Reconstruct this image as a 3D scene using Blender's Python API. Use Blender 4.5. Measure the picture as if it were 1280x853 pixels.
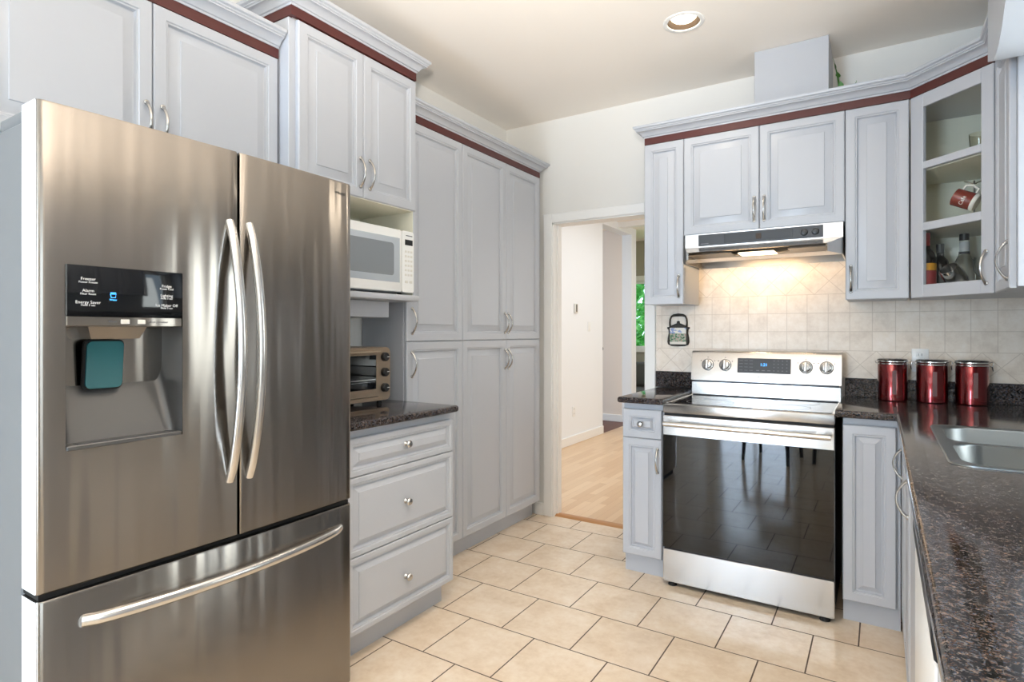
import bpy, bmesh, math, random
from mathutils import Vector, Matrix
PI = math.pi
random.seed(7)
C = bpy.context.scene.collection
for o in list(bpy.data.objects): bpy.data.objects.remove(o)
sc = bpy.context.scene

# ------------------------------------------------------------------ camera, light, exposure
cam = bpy.data.cameras.new('camera'); camo = bpy.data.objects.new('camera', cam); C.objects.link(camo)
camo.location = (0, 0, 1.2706); camo.rotation_euler = (PI/2, 0, 0.564)
cam.sensor_width = 36; cam.lens = 729.57/1280*36; cam.shift_y = -(426.5-415.25)/1280
cam.clip_start = 0.02
sc.camera = camo
vs = sc.view_settings
vs.view_transform = 'Standard'; vs.look = 'None'; vs.gamma = 1; vs.use_curve_mapping = False
vs.exposure = 0.10
sc.cycles.use_denoising = True
sc.cycles.max_bounces = 10; sc.cycles.diffuse_bounces = 6; sc.cycles.glossy_bounces = 6
sc.cycles.transparent_max_bounces = 16; sc.cycles.transmission_bounces = 8
sc.cycles.caustics_reflective = False; sc.cycles.caustics_refractive = False
sc.cycles.sample_clamp_indirect = 6
world = bpy.data.worlds.new('sky'); sc.world = world; world.use_nodes = True
wb = world.node_tree.nodes['Background']; wb.inputs[0].default_value = (0.62, 0.80, 1.0, 1); wb.inputs[1].default_value = 3.0

def area(name, loc, direction, sx, sy, power, col):
    l = bpy.data.lights.new(name, 'AREA'); l.shape = 'RECTANGLE'; l.size = sx; l.size_y = sy
    l.energy = power; l.color = col
    o = bpy.data.objects.new(name, l); C.objects.link(o); o.location = loc
    o.rotation_euler = Vector(direction).to_track_quat('-Z', 'Y').to_euler()
    return o
def spot(name, loc, power, col, size=2.4, rad=0.06):
    l = bpy.data.lights.new(name, 'SPOT'); l.energy = power; l.color = col; l.spot_size = size; l.spot_blend = 0.6; l.shadow_soft_size = rad
    o = bpy.data.objects.new(name, l); C.objects.link(o); o.location = loc
    return o
WARM = (1.0, 0.90, 0.77)
area('sink_window_daylight', (1.0, 2.2, 1.60), (-1, 0, 0.2), 0.5, 1.1, 10, (1.0, 0.98, 0.90))
area('dining_window_daylight', (1.05, -1.25, 1.55), (-1, 0.15, 0.25), 1.9, 1.3, 19, (0.90, 0.95, 1.0))
area('patio_daylight', (-1.62, -3.75, 1.10), (0, 1, 0.22), 0.95, 2.0, 175, (0.64, 0.79, 1.0))
area('dining_ceiling_fill', (-0.8, -1.9, 2.70), (0, 0, -1), 1.8, 1.6, 8, (1.0, 0.96, 0.91))  # unseen overhead fill added for soft light, no opening in the ceiling
bounce = bpy.data.lights.new('bounced_flash', 'SPOT'); bounce.energy = 500; bounce.color = (1.0, 0.93, 0.85); bounce.spot_size = 1.53; bounce.spot_blend = 1.0; bounce.shadow_soft_size = 0.08
bo = bpy.data.objects.new('bounced_flash', bounce); C.objects.link(bo); bo.location = (0.0, -0.12, 1.62)      # unseen flash beside the camera, added to brighten the ceiling
bo.rotation_euler = Vector((-0.62, 1.15, 1.42)).to_track_quat('-Z', 'Y').to_euler()
area('hall_overhead_fill', (-1.4, 6.2, 2.69), (0, 0, -1), 1.8, 3.0, 36, (0.95, 0.98, 1.0))  # added overhead fill for the hall, the ceiling above is closed
area('hall_side_fill', (0.9, 6.6, 1.5), (-1, 0, 0.1), 3.2, 1.6, 32, (0.95, 0.98, 1.0))  # added side fill for the hall, no window on that wall

# ------------------------------------------------------------------ helpers: materials
def lin(c):
    c = c/255.0
    return c/12.92 if c <= 0.04045 else ((c+0.055)/1.055)**2.4
def rgb(r, g, b): return (lin(r), lin(g), lin(b), 1)
class NT:
    def __init__(s, name):
        s.m = bpy.data.materials.new(name); s.m.use_nodes = True
        s.t = s.m.node_tree; s.n = s.t.nodes; s.l = s.t.links
        s.b = s.n['Principled BSDF']; s.out = s.n['Material Output']
    def new(s, typ, **k):
        n = s.n.new(typ)
        for a, v in k.items(): setattr(n, a, v)
        return n
    def link(s, a, b): s.l.new(a, b)
    def val(s, sock, v):
        if isinstance(v, (int, float)) or isinstance(v, tuple): sock.default_value = v
        else: s.link(v, sock)
    def math(s, op, a, b=0.0, c=0.0):
        n = s.new('ShaderNodeMath', operation=op)
        s.val(n.inputs[0], a); s.val(n.inputs[1], b); s.val(n.inputs[2], c)
        return n.outputs[0]
    def mix(s, f, a, b):
        n = s.new('ShaderNodeMix', data_type='RGBA')
        s.val(n.inputs[0], f); s.val(n.inputs[6], a); s.val(n.inputs[7], b)
        return n.outputs[2]
    def ramp(s, f, stops):
        n = s.new('ShaderNodeValToRGB'); s.link(f, n.inputs[0]); e = n.color_ramp.elements
        while len(e) < len(stops): e.new(0.5)
        for i, (p, c) in enumerate(stops): e[i].position = p; e[i].color = c
        return n.outputs[0]
    def noise(s, vec, scale, detail=3.0, rough=0.5):
        n = s.new('ShaderNodeTexNoise'); s.link(vec, n.inputs['Vector'])
        n.inputs['Scale'].default_value = scale; n.inputs['Detail'].default_value = detail; n.inputs['Roughness'].default_value = rough
        return n
    def pos(s): return s.new('ShaderNodeNewGeometry').outputs['Position']
    def obj(s): return s.new('ShaderNodeTexCoord').outputs['Object']
    def xyz(s, v):
        n = s.new('ShaderNodeSeparateXYZ'); s.link(v, n.inputs[0]); return n.outputs
    def comb(s, x, y, z):
        n = s.new('ShaderNodeCombineXYZ'); s.val(n.inputs[0], x); s.val(n.inputs[1], y); s.val(n.inputs[2], z); return n.outputs[0]
    def bump(s, h, strength, dist=0.002):
        n = s.new('ShaderNodeBump'); s.link(h, n.inputs['Height']); n.inputs['Strength'].default_value = strength; n.inputs['Distance'].default_value = dist
        s.link(n.outputs[0], s.b.inputs['Normal'])
    def col(s, v): s.val(s.b.inputs['Base Color'], v)
    def set(s, **k):
        for a, v in k.items(): s.val(s.b.inputs[a.replace('_', ' ').replace(' IOR L', ' IOR L')], v)
        return s
def plain(name, c, rough=0.5, metal=0.0, **k):
    t = NT(name); t.col(c); t.set(Roughness=rough, Metallic=metal, **k)
    n = t.noise(t.obj(), 14.0, 2.0)          # slight unevenness of the finish
    t.link(t.math('MULTIPLY_ADD', n.outputs[0], 0.10*rough, rough*0.95), t.b.inputs['Roughness'])
    return t.m
def brushed(name, c, rough, aniso, rot, grain=(2.0, 2.0, 260.0), amt=0.03, wob=False):
    t = NT(name); t.set(Metallic=1.0, Anisotropic=aniso)
    t.b.inputs['Anisotropic Rotation'].default_value = rot
    mp = t.new('ShaderNodeMapping'); t.link(t.obj(), mp.inputs[0]); mp.inputs['Scale'].default_value = grain
    n = t.noise(mp.outputs[0], 1.0, 4.0)
    f = n.outputs[0]
    t.col(t.mix(f, tuple(x*(1-amt) for x in c[:3])+(1,), tuple(min(1, x*(1+amt)) for x in c[:3])+(1,)))
    t.link(t.math('MULTIPLY_ADD', f, 0.05, rough-0.025), t.b.inputs['Roughness'])
    tg = t.new('ShaderNodeTangent', direction_type='RADIAL', axis='Z'); t.link(tg.outputs[0], t.b.inputs['Tangent'])
    if wob:                                    # sheet metal is never quite flat
        m2 = t.new('ShaderNodeMapping'); t.link(t.obj(), m2.inputs[0]); m2.inputs['Scale'].default_value = (9.0, 9.0, 0.7)
        t.bump(t.noise(m2.outputs[0], 1.0, 2.0).outputs[0], 0.55, 0.012)
    return t.m
def pane(name, tint=(0.96, 0.98, 0.97, 1), f0=0.06):
    t = NT(name); tr = t.new('ShaderNodeBsdfTransparent'); tr.inputs[0].default_value = tint
    gl = t.new('ShaderNodeBsdfGlossy'); gl.inputs['Roughness'].default_value = 0.01; gl.inputs[0].default_value = (1, 1, 1, 1)
    lw = t.new('ShaderNodeLayerWeight'); lw.inputs[0].default_value = 0.5
    fac = t.math('MULTIPLY_ADD', t.math('POWER', lw.outputs['Facing'], 5.0), 0.6, f0)
    mx = t.new('ShaderNodeMixShader'); t.link(fac, mx.inputs[0]); t.link(tr.outputs[0], mx.inputs[1]); t.link(gl.outputs[0], mx.inputs[2])
    t.link(mx.outputs[0], t.out.inputs[0]); t.n.remove(t.b)
    return t.m
def glow(name, c, strength):
    t = NT(name); t.col(c); t.b.inputs['Emission Color'].default_value = c; t.b.inputs['Emission Strength'].default_value = strength
    return t.m

M = {}
M['paint'] = plain('blue_grey_cabinet_paint', rgb(184, 187, 193), 0.34)
M['red'] = plain('oxblood_stripe_paint', rgb(80, 30, 26), 0.4)
M['wall'] = plain('white_wall_paint', rgb(230, 228, 223), 0.7)
M['ceiling'] = plain('ceiling_paint', rgb(247, 240, 231), 0.85)
M['trim'] = plain('white_trim_paint', rgb(240, 239, 236), 0.4)
M['cream'] = plain('cream_cabinet_lining', rgb(225, 222, 205), 0.5)
M['hallwall'] = plain('hall_wall_paint', rgb(236, 239, 242), 0.7)
M['recess'] = plain('recess_wall_paint', rgb(234, 222, 210), 0.7)
M['olive'] = plain('far_room_wall_paint', rgb(170, 166, 150), 0.7)
M['fridge'] = brushed('fridge_brushed_steel', rgb(144, 138, 131), 0.22, 0.88, 0.25, wob=True)
M['fridge_side'] = plain('fridge_grey_side', rgb(106, 109, 112), 0.45)
M['hoodinner'] = brushed('dark_hood_metal', rgb(112, 106, 98), 0.35, 0.3, 0.0)  # darker metal for the inner plate and filters of the hood
M['fridge_edge'] = plain('pale_door_edge', rgb(222, 225, 227), 0.35)
M['steel'] = brushed('range_brushed_steel', rgb(198, 196, 194), 0.24, 0.7, 0.25)
M['handle'] = plain('satin_nickel', rgb(190, 188, 184), 0.26, 1.0)
M['handle_bar'] = plain('polished_steel_bar', rgb(206, 203, 199), 0.24, 1.0)
M['chrome'] = plain('chrome', rgb(215, 215, 215), 0.1, 1.0)
M['sinksteel'] = brushed('sink_steel', rgb(128, 132, 133), 0.36, 0.5, 0.0)
M['black'] = plain('black_plastic', rgb(22, 22, 24), 0.35)
M['darkgrey'] = plain('dark_grey_plastic', rgb(52, 53, 56), 0.4)
M['rubber'] = plain('black_rubber', rgb(15, 15, 15), 0.7)
M['blackglass'] = plain('black_oven_glass', rgb(7, 8, 10), 0.02, 0.0, Specular_IOR_Level=0.55)
M['ovenglass2'] = plain('oven_window_glass', rgb(20, 20, 18), 0.02, 0.0, Specular_IOR_Level=0.55)
M['fridge_panel'] = plain('gloss_black_panel', rgb(8, 9, 12), 0.06)
M['recess_metal'] = plain('dispenser_grey', rgb(92, 91, 90), 0.36, 0.5)
M['white'] = plain('white_plastic', rgb(236, 236, 234), 0.3)
M['offwhite'] = plain('offwhite_plastic', rgb(220, 217, 208), 0.4)
M['letter'] = plain('white_lettering', rgb(235, 235, 235), 0.5)
M['greyletter'] = plain('grey_lettering', rgb(105, 105, 108), 0.5)
M['darkletter'] = plain('dark_lettering', rgb(60, 58, 56), 0.5)
M['bluelit'] = glow('lit_blue_digits', rgb(70, 170, 255), 2.2)
M['lamp'] = glow('lit_lamp', rgb(255, 238, 208), 9.0)
M['hoodlamp'] = glow('lit_hood_lamp', rgb(255, 236, 200), 2.5)
M['paddle'] = plain('teal_paddle', rgb(44, 96, 102), 0.15)
M['pane'] = pane('thin_clear_pane', (0.98, 0.99, 0.98, 1), 0.02)
M['mwindow'] = plain('grey_microwave_window', rgb(176, 184, 192), 0.12)
M['mwindow_in'] = plain('dark_microwave_mesh', rgb(126, 132, 138), 0.2)
M['ovenbody'] = plain('champagne_metal', rgb(156, 139, 120), 0.32, 0.6)
M['bronze'] = plain('bronze_baffle', rgb(52, 38, 26), 0.4, 0.5)
M['iron'] = plain('dark_cast_iron', rgb(46, 40, 32), 0.45, 0.6)
M['leaf'] = plain('green_leaf', rgb(70, 130, 40), 0.5)
M['thresh'] = plain('oak_threshold', rgb(186, 134, 84), 0.4)
M['darkwood'] = plain('dark_red_wood', rgb(96, 48, 28), 0.4)
M['sofa'] = plain('grey_upholstery', rgb(92, 92, 90), 0.9)
M['chairblack'] = plain('black_chair_paint', rgb(14, 13, 13), 0.35)
M['wine'] = plain('dark_wine_glass', rgb(16, 10, 9), 0.15)
M['cap_red'] = plain('red_foil', rgb(150, 30, 34), 0.3)
M['label_y'] = plain('amber_label', rgb(196, 140, 40), 0.5)
M['label_r'] = plain('crimson_label', rgb(140, 32, 34), 0.5)
M['label_w'] = plain('silver_label', rgb(190, 190, 190), 0.4)
M['mugred'] = plain('brick_red_glaze', rgb(128, 42, 30), 0.25)
M['mugwhite'] = plain('white_glaze', rgb(232, 228, 222), 0.25)
M['canwin'] = plain('smoky_acrylic_strip', rgb(120, 92, 92), 0.08)
M['gasket'] = plain('grey_gasket', rgb(120, 122, 124), 0.6)

def clear_glass(name, c=(0.95, 0.97, 0.96, 1)):
    t = NT(name); t.col(c); t.set(Roughness=0.02, IOR=1.45); t.b.inputs['Transmission Weight'].default_value = 1.0
    return t.m
M['glass'] = clear_glass('clear_glass')
M['smoke'] = clear_glass('smoky_glass', (0.72, 0.70, 0.60, 1))
M['ovenwindow'] = pane('smoked_pane', (0.25, 0.25, 0.25, 1), 0.08)

def m_canister():
    t = NT('candy_red_metal'); t.col(rgb(112, 8, 17)); t.set(Metallic=0.9, Roughness=0.2); t.b.inputs['Coat Weight'].default_value = 1.0
    return t.m
M['canister'] = m_canister()

def m_granite():
    t = NT('brown_black_granite'); p = t.pos()
    w = t.new('ShaderNodeVectorMath', operation='MULTIPLY_ADD'); t.link(t.noise(p, 120, 3).outputs['Color'], w.inputs[0]); w.inputs[1].default_value = (0.012, 0.012, 0.012); t.link(p, w.inputs[2])
    v1 = t.new('ShaderNodeTexVoronoi'); t.link(w.outputs[0], v1.inputs['Vector']); v1.inputs['Scale'].default_value = 185
    v2 = t.new('ShaderNodeTexVoronoi'); t.link(w.outputs[0], v2.inputs['Vector']); v2.inputs['Scale'].default_value = 430
    c1 = t.xyz(v1.outputs['Color']); c2 = t.xyz(v2.outputs['Color'])
    n = t.noise(p, 42, 6, 0.7).outputs[0]
    f = t.math('ADD', t.math('MULTIPLY', c1[0], 0.42), t.math('ADD', t.math('MULTIPLY', c2[0], 0.26), t.math('MULTIPLY', n, 0.36)))
    base = t.ramp(f, [(0.0, rgb(9, 10, 12)), (0.46, rgb(17, 17, 19)), (0.50, rgb(42, 33, 29)), (0.55, rgb(94, 72, 58)), (0.59, rgb(22, 24, 30)), (0.65, rgb(80, 88, 102)), (0.70, rgb(18, 18, 21)), (0.77, rgb(124, 106, 92)), (0.9, rgb(44, 48, 56))])
    sp = t.math('GREATER_THAN', c2[1], 0.88)
    t.col(t.mix(t.math('MULTIPLY', sp, 0.5), base, rgb(116, 112, 110)))
    t.set(Roughness=0.09); t.b.inputs['Specular IOR Level'].default_value = 0.3
    return t.m
M['granite'] = m_granite()

def m_floor():
    t = NT('beige_ceramic_floor_tile'); p = t.pos(); x, y, z = t.xyz(p)
    v = t.comb(t.math('ADD', x, 1.54+0.1625+0.325*40), t.math('ADD', y, -3.064+0.3235*40), 0.0)
    br = t.new('ShaderNodeTexBrick', offset=0.5, offset_frequency=2, squash=1.0, squash_frequency=2)
    t.link(v, br.inputs['Vector'])
    for k, val in (('Scale', 1.0), ('Mortar Size', 0.0027), ('Mortar Smooth', 0.0), ('Bias', 0.0), ('Brick Width', 0.325), ('Row Height', 0.3235)): br.inputs[k].default_value = val
    br.inputs['Color1'].default_value = (0, 0, 0, 1); br.inputs['Color2'].default_value = (1, 1, 1, 1); br.inputs['Mortar'].default_value = (0.5, 0.5, 0.5, 1)
    n1 = t.noise(p, 7, 6, 0.65).outputs[0]; n2 = t.noise(p, 38, 4, 0.6).outputs[0]
    f = t.math('ADD', t.math('MULTIPLY', n1, 0.7), t.math('MULTIPLY', n2, 0.3))
    tile = t.ramp(f, [(0.30, rgb(220, 195, 166)), (0.5, rgb(235, 215, 190)), (0.66, rgb(243, 228, 208))])
    tile = t.mix(t.math('MULTIPLY', br.outputs['Color'], 0.16), tile, rgb(214, 192, 166))
    t.col(t.mix(br.outputs['Fac'], tile, rgb(84, 66, 52)))
    t.link(t.math('MULTIPLY_ADD', br.outputs['Fac'], 0.5, 0.15), t.b.inputs['Roughness'])
    t.bump(t.math('SUBTRACT', t.math('MULTIPLY', n2, 0.25), br.outputs['Fac']), 0.22, 0.0012)
    return t.m
M['floor'] = m_floor()

def m_backsplash():
    t = NT('cream_stone_backsplash_tile'); p = t.pos(); x, y, z = t.xyz(p)
    u = t.math('ADD', x, y)       # runs on along both walls
    u = x
    def line(c, pitch, w):        # 1 on a grout line of the grid
        fr = t.math('FRACT', t.math('DIVIDE', c, pitch))
        d = t.math('MINIMUM', fr, t.math('SUBTRACT', 1.0, fr))
        return t.math('LESS_THAN', d, w/pitch)
    W = 0.0016
    zs = t.math('ADD', z, -1.1720+10.03)
    straight = t.math('MAXIMUM', line(t.math('ADD', u, 0.9414+10.03), 0.1003, W), line(zs, 0.1003, W))
    def diamond(zb):
        a = t.math('MULTIPLY', t.math('ADD', t.math('ADD', u, 0.735+14.18), t.math('SUBTRACT', z, zb)), 0.70711)
        b = t.math('MULTIPLY', t.math('SUBTRACT', t.math('ADD', u, 0.735+14.18), t.math('SUBTRACT', z, zb)), 0.70711)
        return t.math('MAXIMUM', line(a, 0.1003, W), line(b, 0.1003, W))
    band_hi = t.math('GREATER_THAN', z, 1.4729); band_lo = t.math('LESS_THAN', z, 1.1720)
    mid = t.math('MULTIPLY', t.math('SUBTRACT', 1.0, band_hi), t.math('SUBTRACT', 1.0, band_lo))
    edge = t.math('MAXIMUM', t.math('LESS_THAN', t.math('ABSOLUTE', t.math('SUBTRACT', z, 1.4729)), W), t.math('LESS_THAN', t.math('ABSOLUTE', t.math('SUBTRACT', z, 1.1720)), W))
    g = t.math('ADD', t.math('MULTIPLY', mid, straight), t.math('ADD', t.math('MULTIPLY', band_hi, diamond(1.4729)), t.math('MULTIPLY', band_lo, diamond(1.0302))))
    g = t.math('MINIMUM', t.math('MAXIMUM', g, edge), 1.0)
    n1 = t.noise(p, 16, 6, 0.7).outputs[0]
    wn = t.new('ShaderNodeTexWhiteNoise', noise_dimensions='2D')
    t.link(t.comb(t.math('FLOOR', t.math('DIVIDE', t.math('ADD', u, 0.9414+10.03), 0.1003)), t.math('FLOOR', t.math('DIVIDE', zs, 0.1003)), 0.0), wn.inputs['Vector'])
    f = t.math('ADD', t.math('MULTIPLY', n1, 0.9), t.math('MULTIPLY', wn.outputs['Value'], 0.1))
    tile = t.ramp(f, [(0.30, rgb(217, 202, 185)), (0.5, rgb(232, 219, 203)), (0.70, rgb(240, 230, 218))])
    t.col(t.mix(t.math('MULTIPLY', g, 0.6), tile, rgb(192, 176, 157)))
    t.set(Roughness=0.35); t.bump(t.math('SUBTRACT', t.math('MULTIPLY', n1, 0.3), g), 0.3, 0.001)
    return t.m
M['backsplash'] = m_backsplash()

def m_wood():
    t = NT('maple_strip_floor'); p = t.pos(); x, y, z = t.xyz(p)
    v = t.comb(t.math('ADD', y, 20.0), t.math('ADD', x, 20.0), 0.0)
    br = t.new('ShaderNodeTexBrick', offset=0.37, offset_frequency=2, squash=1.0, squash_frequency=2); t.link(v, br.inputs['Vector'])
    for k, val in (('Scale', 1.0), ('Mortar Size', 0.0006), ('Mortar Smooth', 0.0), ('Bias', 0.0), ('Brick Width', 0.55), ('Row Height', 0.06)): br.inputs[k].default_value = val
    br.inputs['Color1'].default_value = rgb(212, 176, 136); br.inputs['Color2'].default_value = rgb(230, 200, 164); br.inputs['Mortar'].default_value = rgb(170, 128, 88)
    mp = t.new('ShaderNodeMapping'); t.link(p, mp.inputs[0]); mp.inputs['Scale'].default_value = (60, 4, 1)
    n = t.noise(mp.outputs[0], 1.0, 4).outputs[0]
    t.col(t.mix(t.math('MULTIPLY', n, 0.25), br.outputs['Color'], rgb(190, 146, 102))); t.set(Roughness=0.28)
    return t.m
M['wood'] = m_wood()

def m_foliage():
    t = NT('sunlit_foliage'); n = t.noise(t.pos(), 9, 3).outputs[0]
    t.col(t.ramp(n, [(0.3, rgb(44, 130, 48)), (0.5, rgb(96, 190, 84)), (0.7, rgb(186, 232, 150))])); t.set(Roughness=0.6)
    return t.m
M['foliage'] = m_foliage()

def m_picture():
    t = NT('painted_town_tile'); o = t.obj(); x, y, z = t.xyz(o)
    n = t.noise(o, 70, 4, 0.7).outputs[0]
    sky = t.mix(t.math('GREATER_THAN', t.noise(o, 45, 2).outputs[0], 0.55), rgb(232, 228, 218), rgb(150, 165, 205))
    town = t.ramp(n, [(0.36, rgb(36, 52, 48)), (0.46, rgb(90, 130, 90)), (0.54, rgb(196, 190, 178)), (0.62, rgb(150, 90, 60)), (0.7, rgb(220, 214, 204))])
    band = t.math('MULTIPLY', t.math('LESS_THAN', z, 0.062), t.math('GREATER_THAN', z, 0.012))
    up = t.math('GREATER_THAN', z, 0.062)
    c = t.mix(up, rgb(226, 220, 208), sky); t.col(t.mix(band, c, town)); t.set(Roughness=0.2)
    return t.m
M['picture'] = m_picture()

# ------------------------------------------------------------------ helpers: meshes
class MB:
    """collects shapes of one part into one mesh"""
    def __init__(s): s.bm = bmesh.new()
    def box(s, x0, x1, y0, y1, z0, z1, bev=0.0, seg=1, only=None):
        bm = s.bm
        v = [bm.verts.new((x, y, z)) for x in (x0, x1) for y in (y0, y1) for z in (z0, z1)]
        fs = [bm.faces.new([v[i] for i in q]) for q in ((0, 1, 3, 2), (4, 6, 7, 5), (0, 4, 5, 1), (2, 3, 7, 6), (0, 2, 6, 4), (1, 5, 7, 3))]
        if bev > 0:
            es = list({e for f in fs for e in f.edges})
            if only: es = [e for e in es if only(e)]
            bmesh.ops.bevel(bm, geom=es, offset=bev, segments=seg, affect='EDGES', profile=0.5)
        return s
    def loops(s, loops, cap0=False, cap1=False, close=True):
        bm = s.bm; rows = [[bm.verts.new(p) for p in L] for L in loops]; n = len(rows[0])
        for a, b in zip(rows, rows[1:]):
            for i in range(n if close else n-1):
                j = (i+1) % n; bm.faces.new((a[i], a[j], b[j], b[i]))
        if cap0: bm.faces.new(rows[0][::-1])
        if cap1: bm.faces.new(rows[-1])
        return s
    def lathe(s, prof, cx=0, cy=0, cz=0, n=28, axis='z', cap0=True, cap1=True):
        L = []
        for r, h in prof:
            ring = []
            for i in range(n):
                a = 2*PI*i/n; c, d = r*math.cos(a), r*math.sin(a)
                if axis == 'z': ring.append((cx+c, cy+d, cz+h))
                elif axis == 'y': ring.append((cx+c, cy+h, cz-d))
                else: ring.append((cx+h, cy+c, cz+d))
            L.append(ring)
        return s.loops(L, cap0, cap1)
    def tube(s, pts, rad, n=10, flat=1.0, up=None):
        P = [Vector(p) for p in pts]; L = []
        ref = Vector(up) if up else None
        for i, p in enumerate(P):
            t = (P[min(i+1, len(P)-1)]-P[max(i-1, 0)]).normalized()
            if ref is None:
                ref = Vector((0, 0, 1)) if abs(t.z) < 0.9 else Vector((1, 0, 0))
            a = (ref - t*ref.dot(t)).normalized(); b = t.cross(a)
            if up is None: ref = a
            r = rad[i] if isinstance(rad, (list, tuple)) else rad
            L.append([tuple(p + a*(r*flat*math.cos(2*PI*k/n)) + b*(r*math.sin(2*PI*k/n))) for k in range(n)])
        return s.loops(L, True, True)
    def prism(s, poly, z0, z1, plane='xy'):
        def P(a, b, h): return (a, b, h) if plane == 'xy' else (a, h, b) if plane == 'xz' else (h, a, b)
        return s.loops([[P(a, b, z0) for a, b in poly], [P(a, b, z1) for a, b in poly]], True, True)
    def rects(s, seq, cap=True, back=None):
        """nested rectangles facing -y: (x0,x1,z0,z1,y)"""
        L = [[(a, y, c), (b, y, c), (b, y, d), (a, y, d)] for a, b, c, d, y in seq]
        if back is not None:
            a, b, c, d, y = seq[0]; L = [[(a, back, c), (b, back, c), (b, back, d), (a, back, d)]] + L
        return s.loops(L, back is not None, cap)
    def text(s, body, size, x, y, z, ax='c', face='-y'):
        cu = bpy.data.curves.new('t', 'FONT'); cu.body = body; cu.size = size; cu.align_x = {'c': 'CENTER', 'l': 'LEFT', 'r': 'RIGHT'}[ax]; cu.align_y = 'CENTER'; cu.resolution_u = 3
        cu.extrude = 0.0002
        o = bpy.data.objects.new('t', cu); C.objects.link(o)
        dg = bpy.context.evaluated_depsgraph_get(); me = bpy.data.meshes.new_from_object(o.evaluated_get(dg))
        vm = [s.bm.verts.new((x+v.co.x, y-v.co.z, z+v.co.y)) for v in me.vertices]
        for p in me.polygons:
            try: s.bm.faces.new([vm[i] for i in p.vertices])
            except ValueError: pass
        bpy.data.objects.remove(o); bpy.data.curves.remove(cu); bpy.data.meshes.remove(me)
        return s
    def build(s, name, mat, parent=None, smooth=35):
        bm = s.bm
        bmesh.ops.recalc_face_normals(bm, faces=bm.faces)
        me = bpy.data.meshes.new(name); bm.to_mesh(me); bm.free()
        me.materials.append(mat)
        if smooth:
            me.polygons.foreach_set('use_smooth', [True]*len(me.polygons))
            me.set_sharp_from_angle(angle=math.radians(smooth))
        o = bpy.data.objects.new(name, me); C.objects.link(o)
        if parent: o.parent = parent
        return o
def tag(o, label=None, cat=None, group=None, kind=None):
    for k, v in (('label', label), ('category', cat), ('group', group), ('kind', kind)):
        if v: o[k] = v
    return o
def thing(name, label, cat, loc=(0, 0, 0), rz=0.0, group=None):
    o = bpy.data.objects.new(name, None); C.objects.link(o); o.empty_display_size = 0.05
    o.location = loc; o.rotation_euler = (0, 0, rz)
    return tag(o, label, cat, group)
def struct(name, mb, mat, parent=None):
    o = mb.build(name, mat, parent)
    if not parent: o['kind'] = 'structure'
    return o
def copy_tree(o, parent=None):
    c = o.copy(); C.objects.link(c); c.parent = parent
    for ch in list(o.children): copy_tree(ch, c)
    return c
def rrect(x0, x1, y0, y1, r, n=6):
    P = []
    for cx, cy, a0 in ((x1-r, y0+r, -90), (x1-r, y1-r, 0), (x0+r, y1-r, 90), (x0+r, y0+r, 180)):
        for i in range(n+1):
            a = math.radians(a0+90*i/n); P.append((cx+r*math.cos(a), cy+r*math.sin(a)))
    return P

# ------------------------------------------------------------------ measurements
XW, XR, YB, YR, ZC = -2.29, 0.70, 3.541, -3.55, 2.728
WT = 0.12
ZT = 0.932            # top of the worktops
DX0, DX1, DZ = -1.915, -1.243, 2.022      # kitchen doorway

# ------------------------------------------------------------------ the room
b = MB(); b.box(XW-0.1, XR+0.1, YR-0.1, YB+0.035, -0.05, 0.0); struct('floor', b, M['floor'])
DLX, DLY = -0.785, 2.75
def ceiling_slab():
    bm = bmesh.new()
    def loop(P): v = [bm.verts.new((x, y, ZC)) for x, y in P]; return [bm.edges.new((v[i], v[(i+1) % len(v)])) for i in range(len(v))]
    E = loop([(XW-0.1, YR-0.1), (XR+0.1, YR-0.1), (XR+0.1, YB+0.01), (XW-0.1, YB+0.01)]) + loop([(DLX+0.077*math.cos(2*PI*i/40), DLY+0.077*math.sin(2*PI*i/40)) for i in range(40)])
    bmesh.ops.triangle_fill(bm, use_beauty=True, use_dissolve=False, edges=E)
    r = bmesh.ops.extrude_face_region(bm, geom=list(bm.faces)); bmesh.ops.translate(bm, vec=(0, 0, 0.12), verts=[g for g in r['geom'] if isinstance(g, bmesh.types.BMVert)])
    mb = MB(); mb.bm.free(); mb.bm = bm; return mb
b = ceiling_slab()
struct('ceiling', b, M['ceiling'])
b = MB(); b.box(XW-WT, XW, YR, YB+WT, 0, ZC); struct('wall_left', b, M['wall'])
b = MB(); b.box(XW, DX0, YB, YB+WT, 0, ZC); b.box(DX1, XR+WT, YB, YB+WT, 0, ZC); b.box(DX0, DX1, YB, YB+WT, DZ, ZC)
struct('wall_back', b, M['wall'])
WY0, WY1, WZ0, WZ1 = 1.95, 2.47, 1.05, 2.20           # window over the sink
DY0, DY1, DZ0, DZ1 = -2.25, -0.30, 0.9, 2.2           # dining window
b = MB(); b.box(XR, XR+WT, YR, DY0, 0, ZC); b.box(XR, XR+WT, DY0, DY1, 0, DZ0); b.box(XR, XR+WT, DY0, DY1, DZ1, ZC); b.box(XR, XR+WT, DY1, WY0, 0, ZC); b.box(XR, XR+WT, WY1, YB, 0, ZC); b.box(XR, XR+WT, WY0, WY1, 0, WZ0); b.box(XR, XR+WT, WY0, WY1, WZ1, ZC)
struct('wall_right', b, M['wall'])
PX0, PX1, PZ1 = -2.16, -1.02, 2.1                     # patio door behind the camera
b = MB(); b.box(XW, PX0, YR-WT, YR, 0, ZC); b.box(PX1, XR, YR-WT, YR, 0, ZC); b.box(PX0, PX1, YR-WT, YR, PZ1, ZC)
struct('wall_rear', b, M['wall'])
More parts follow.
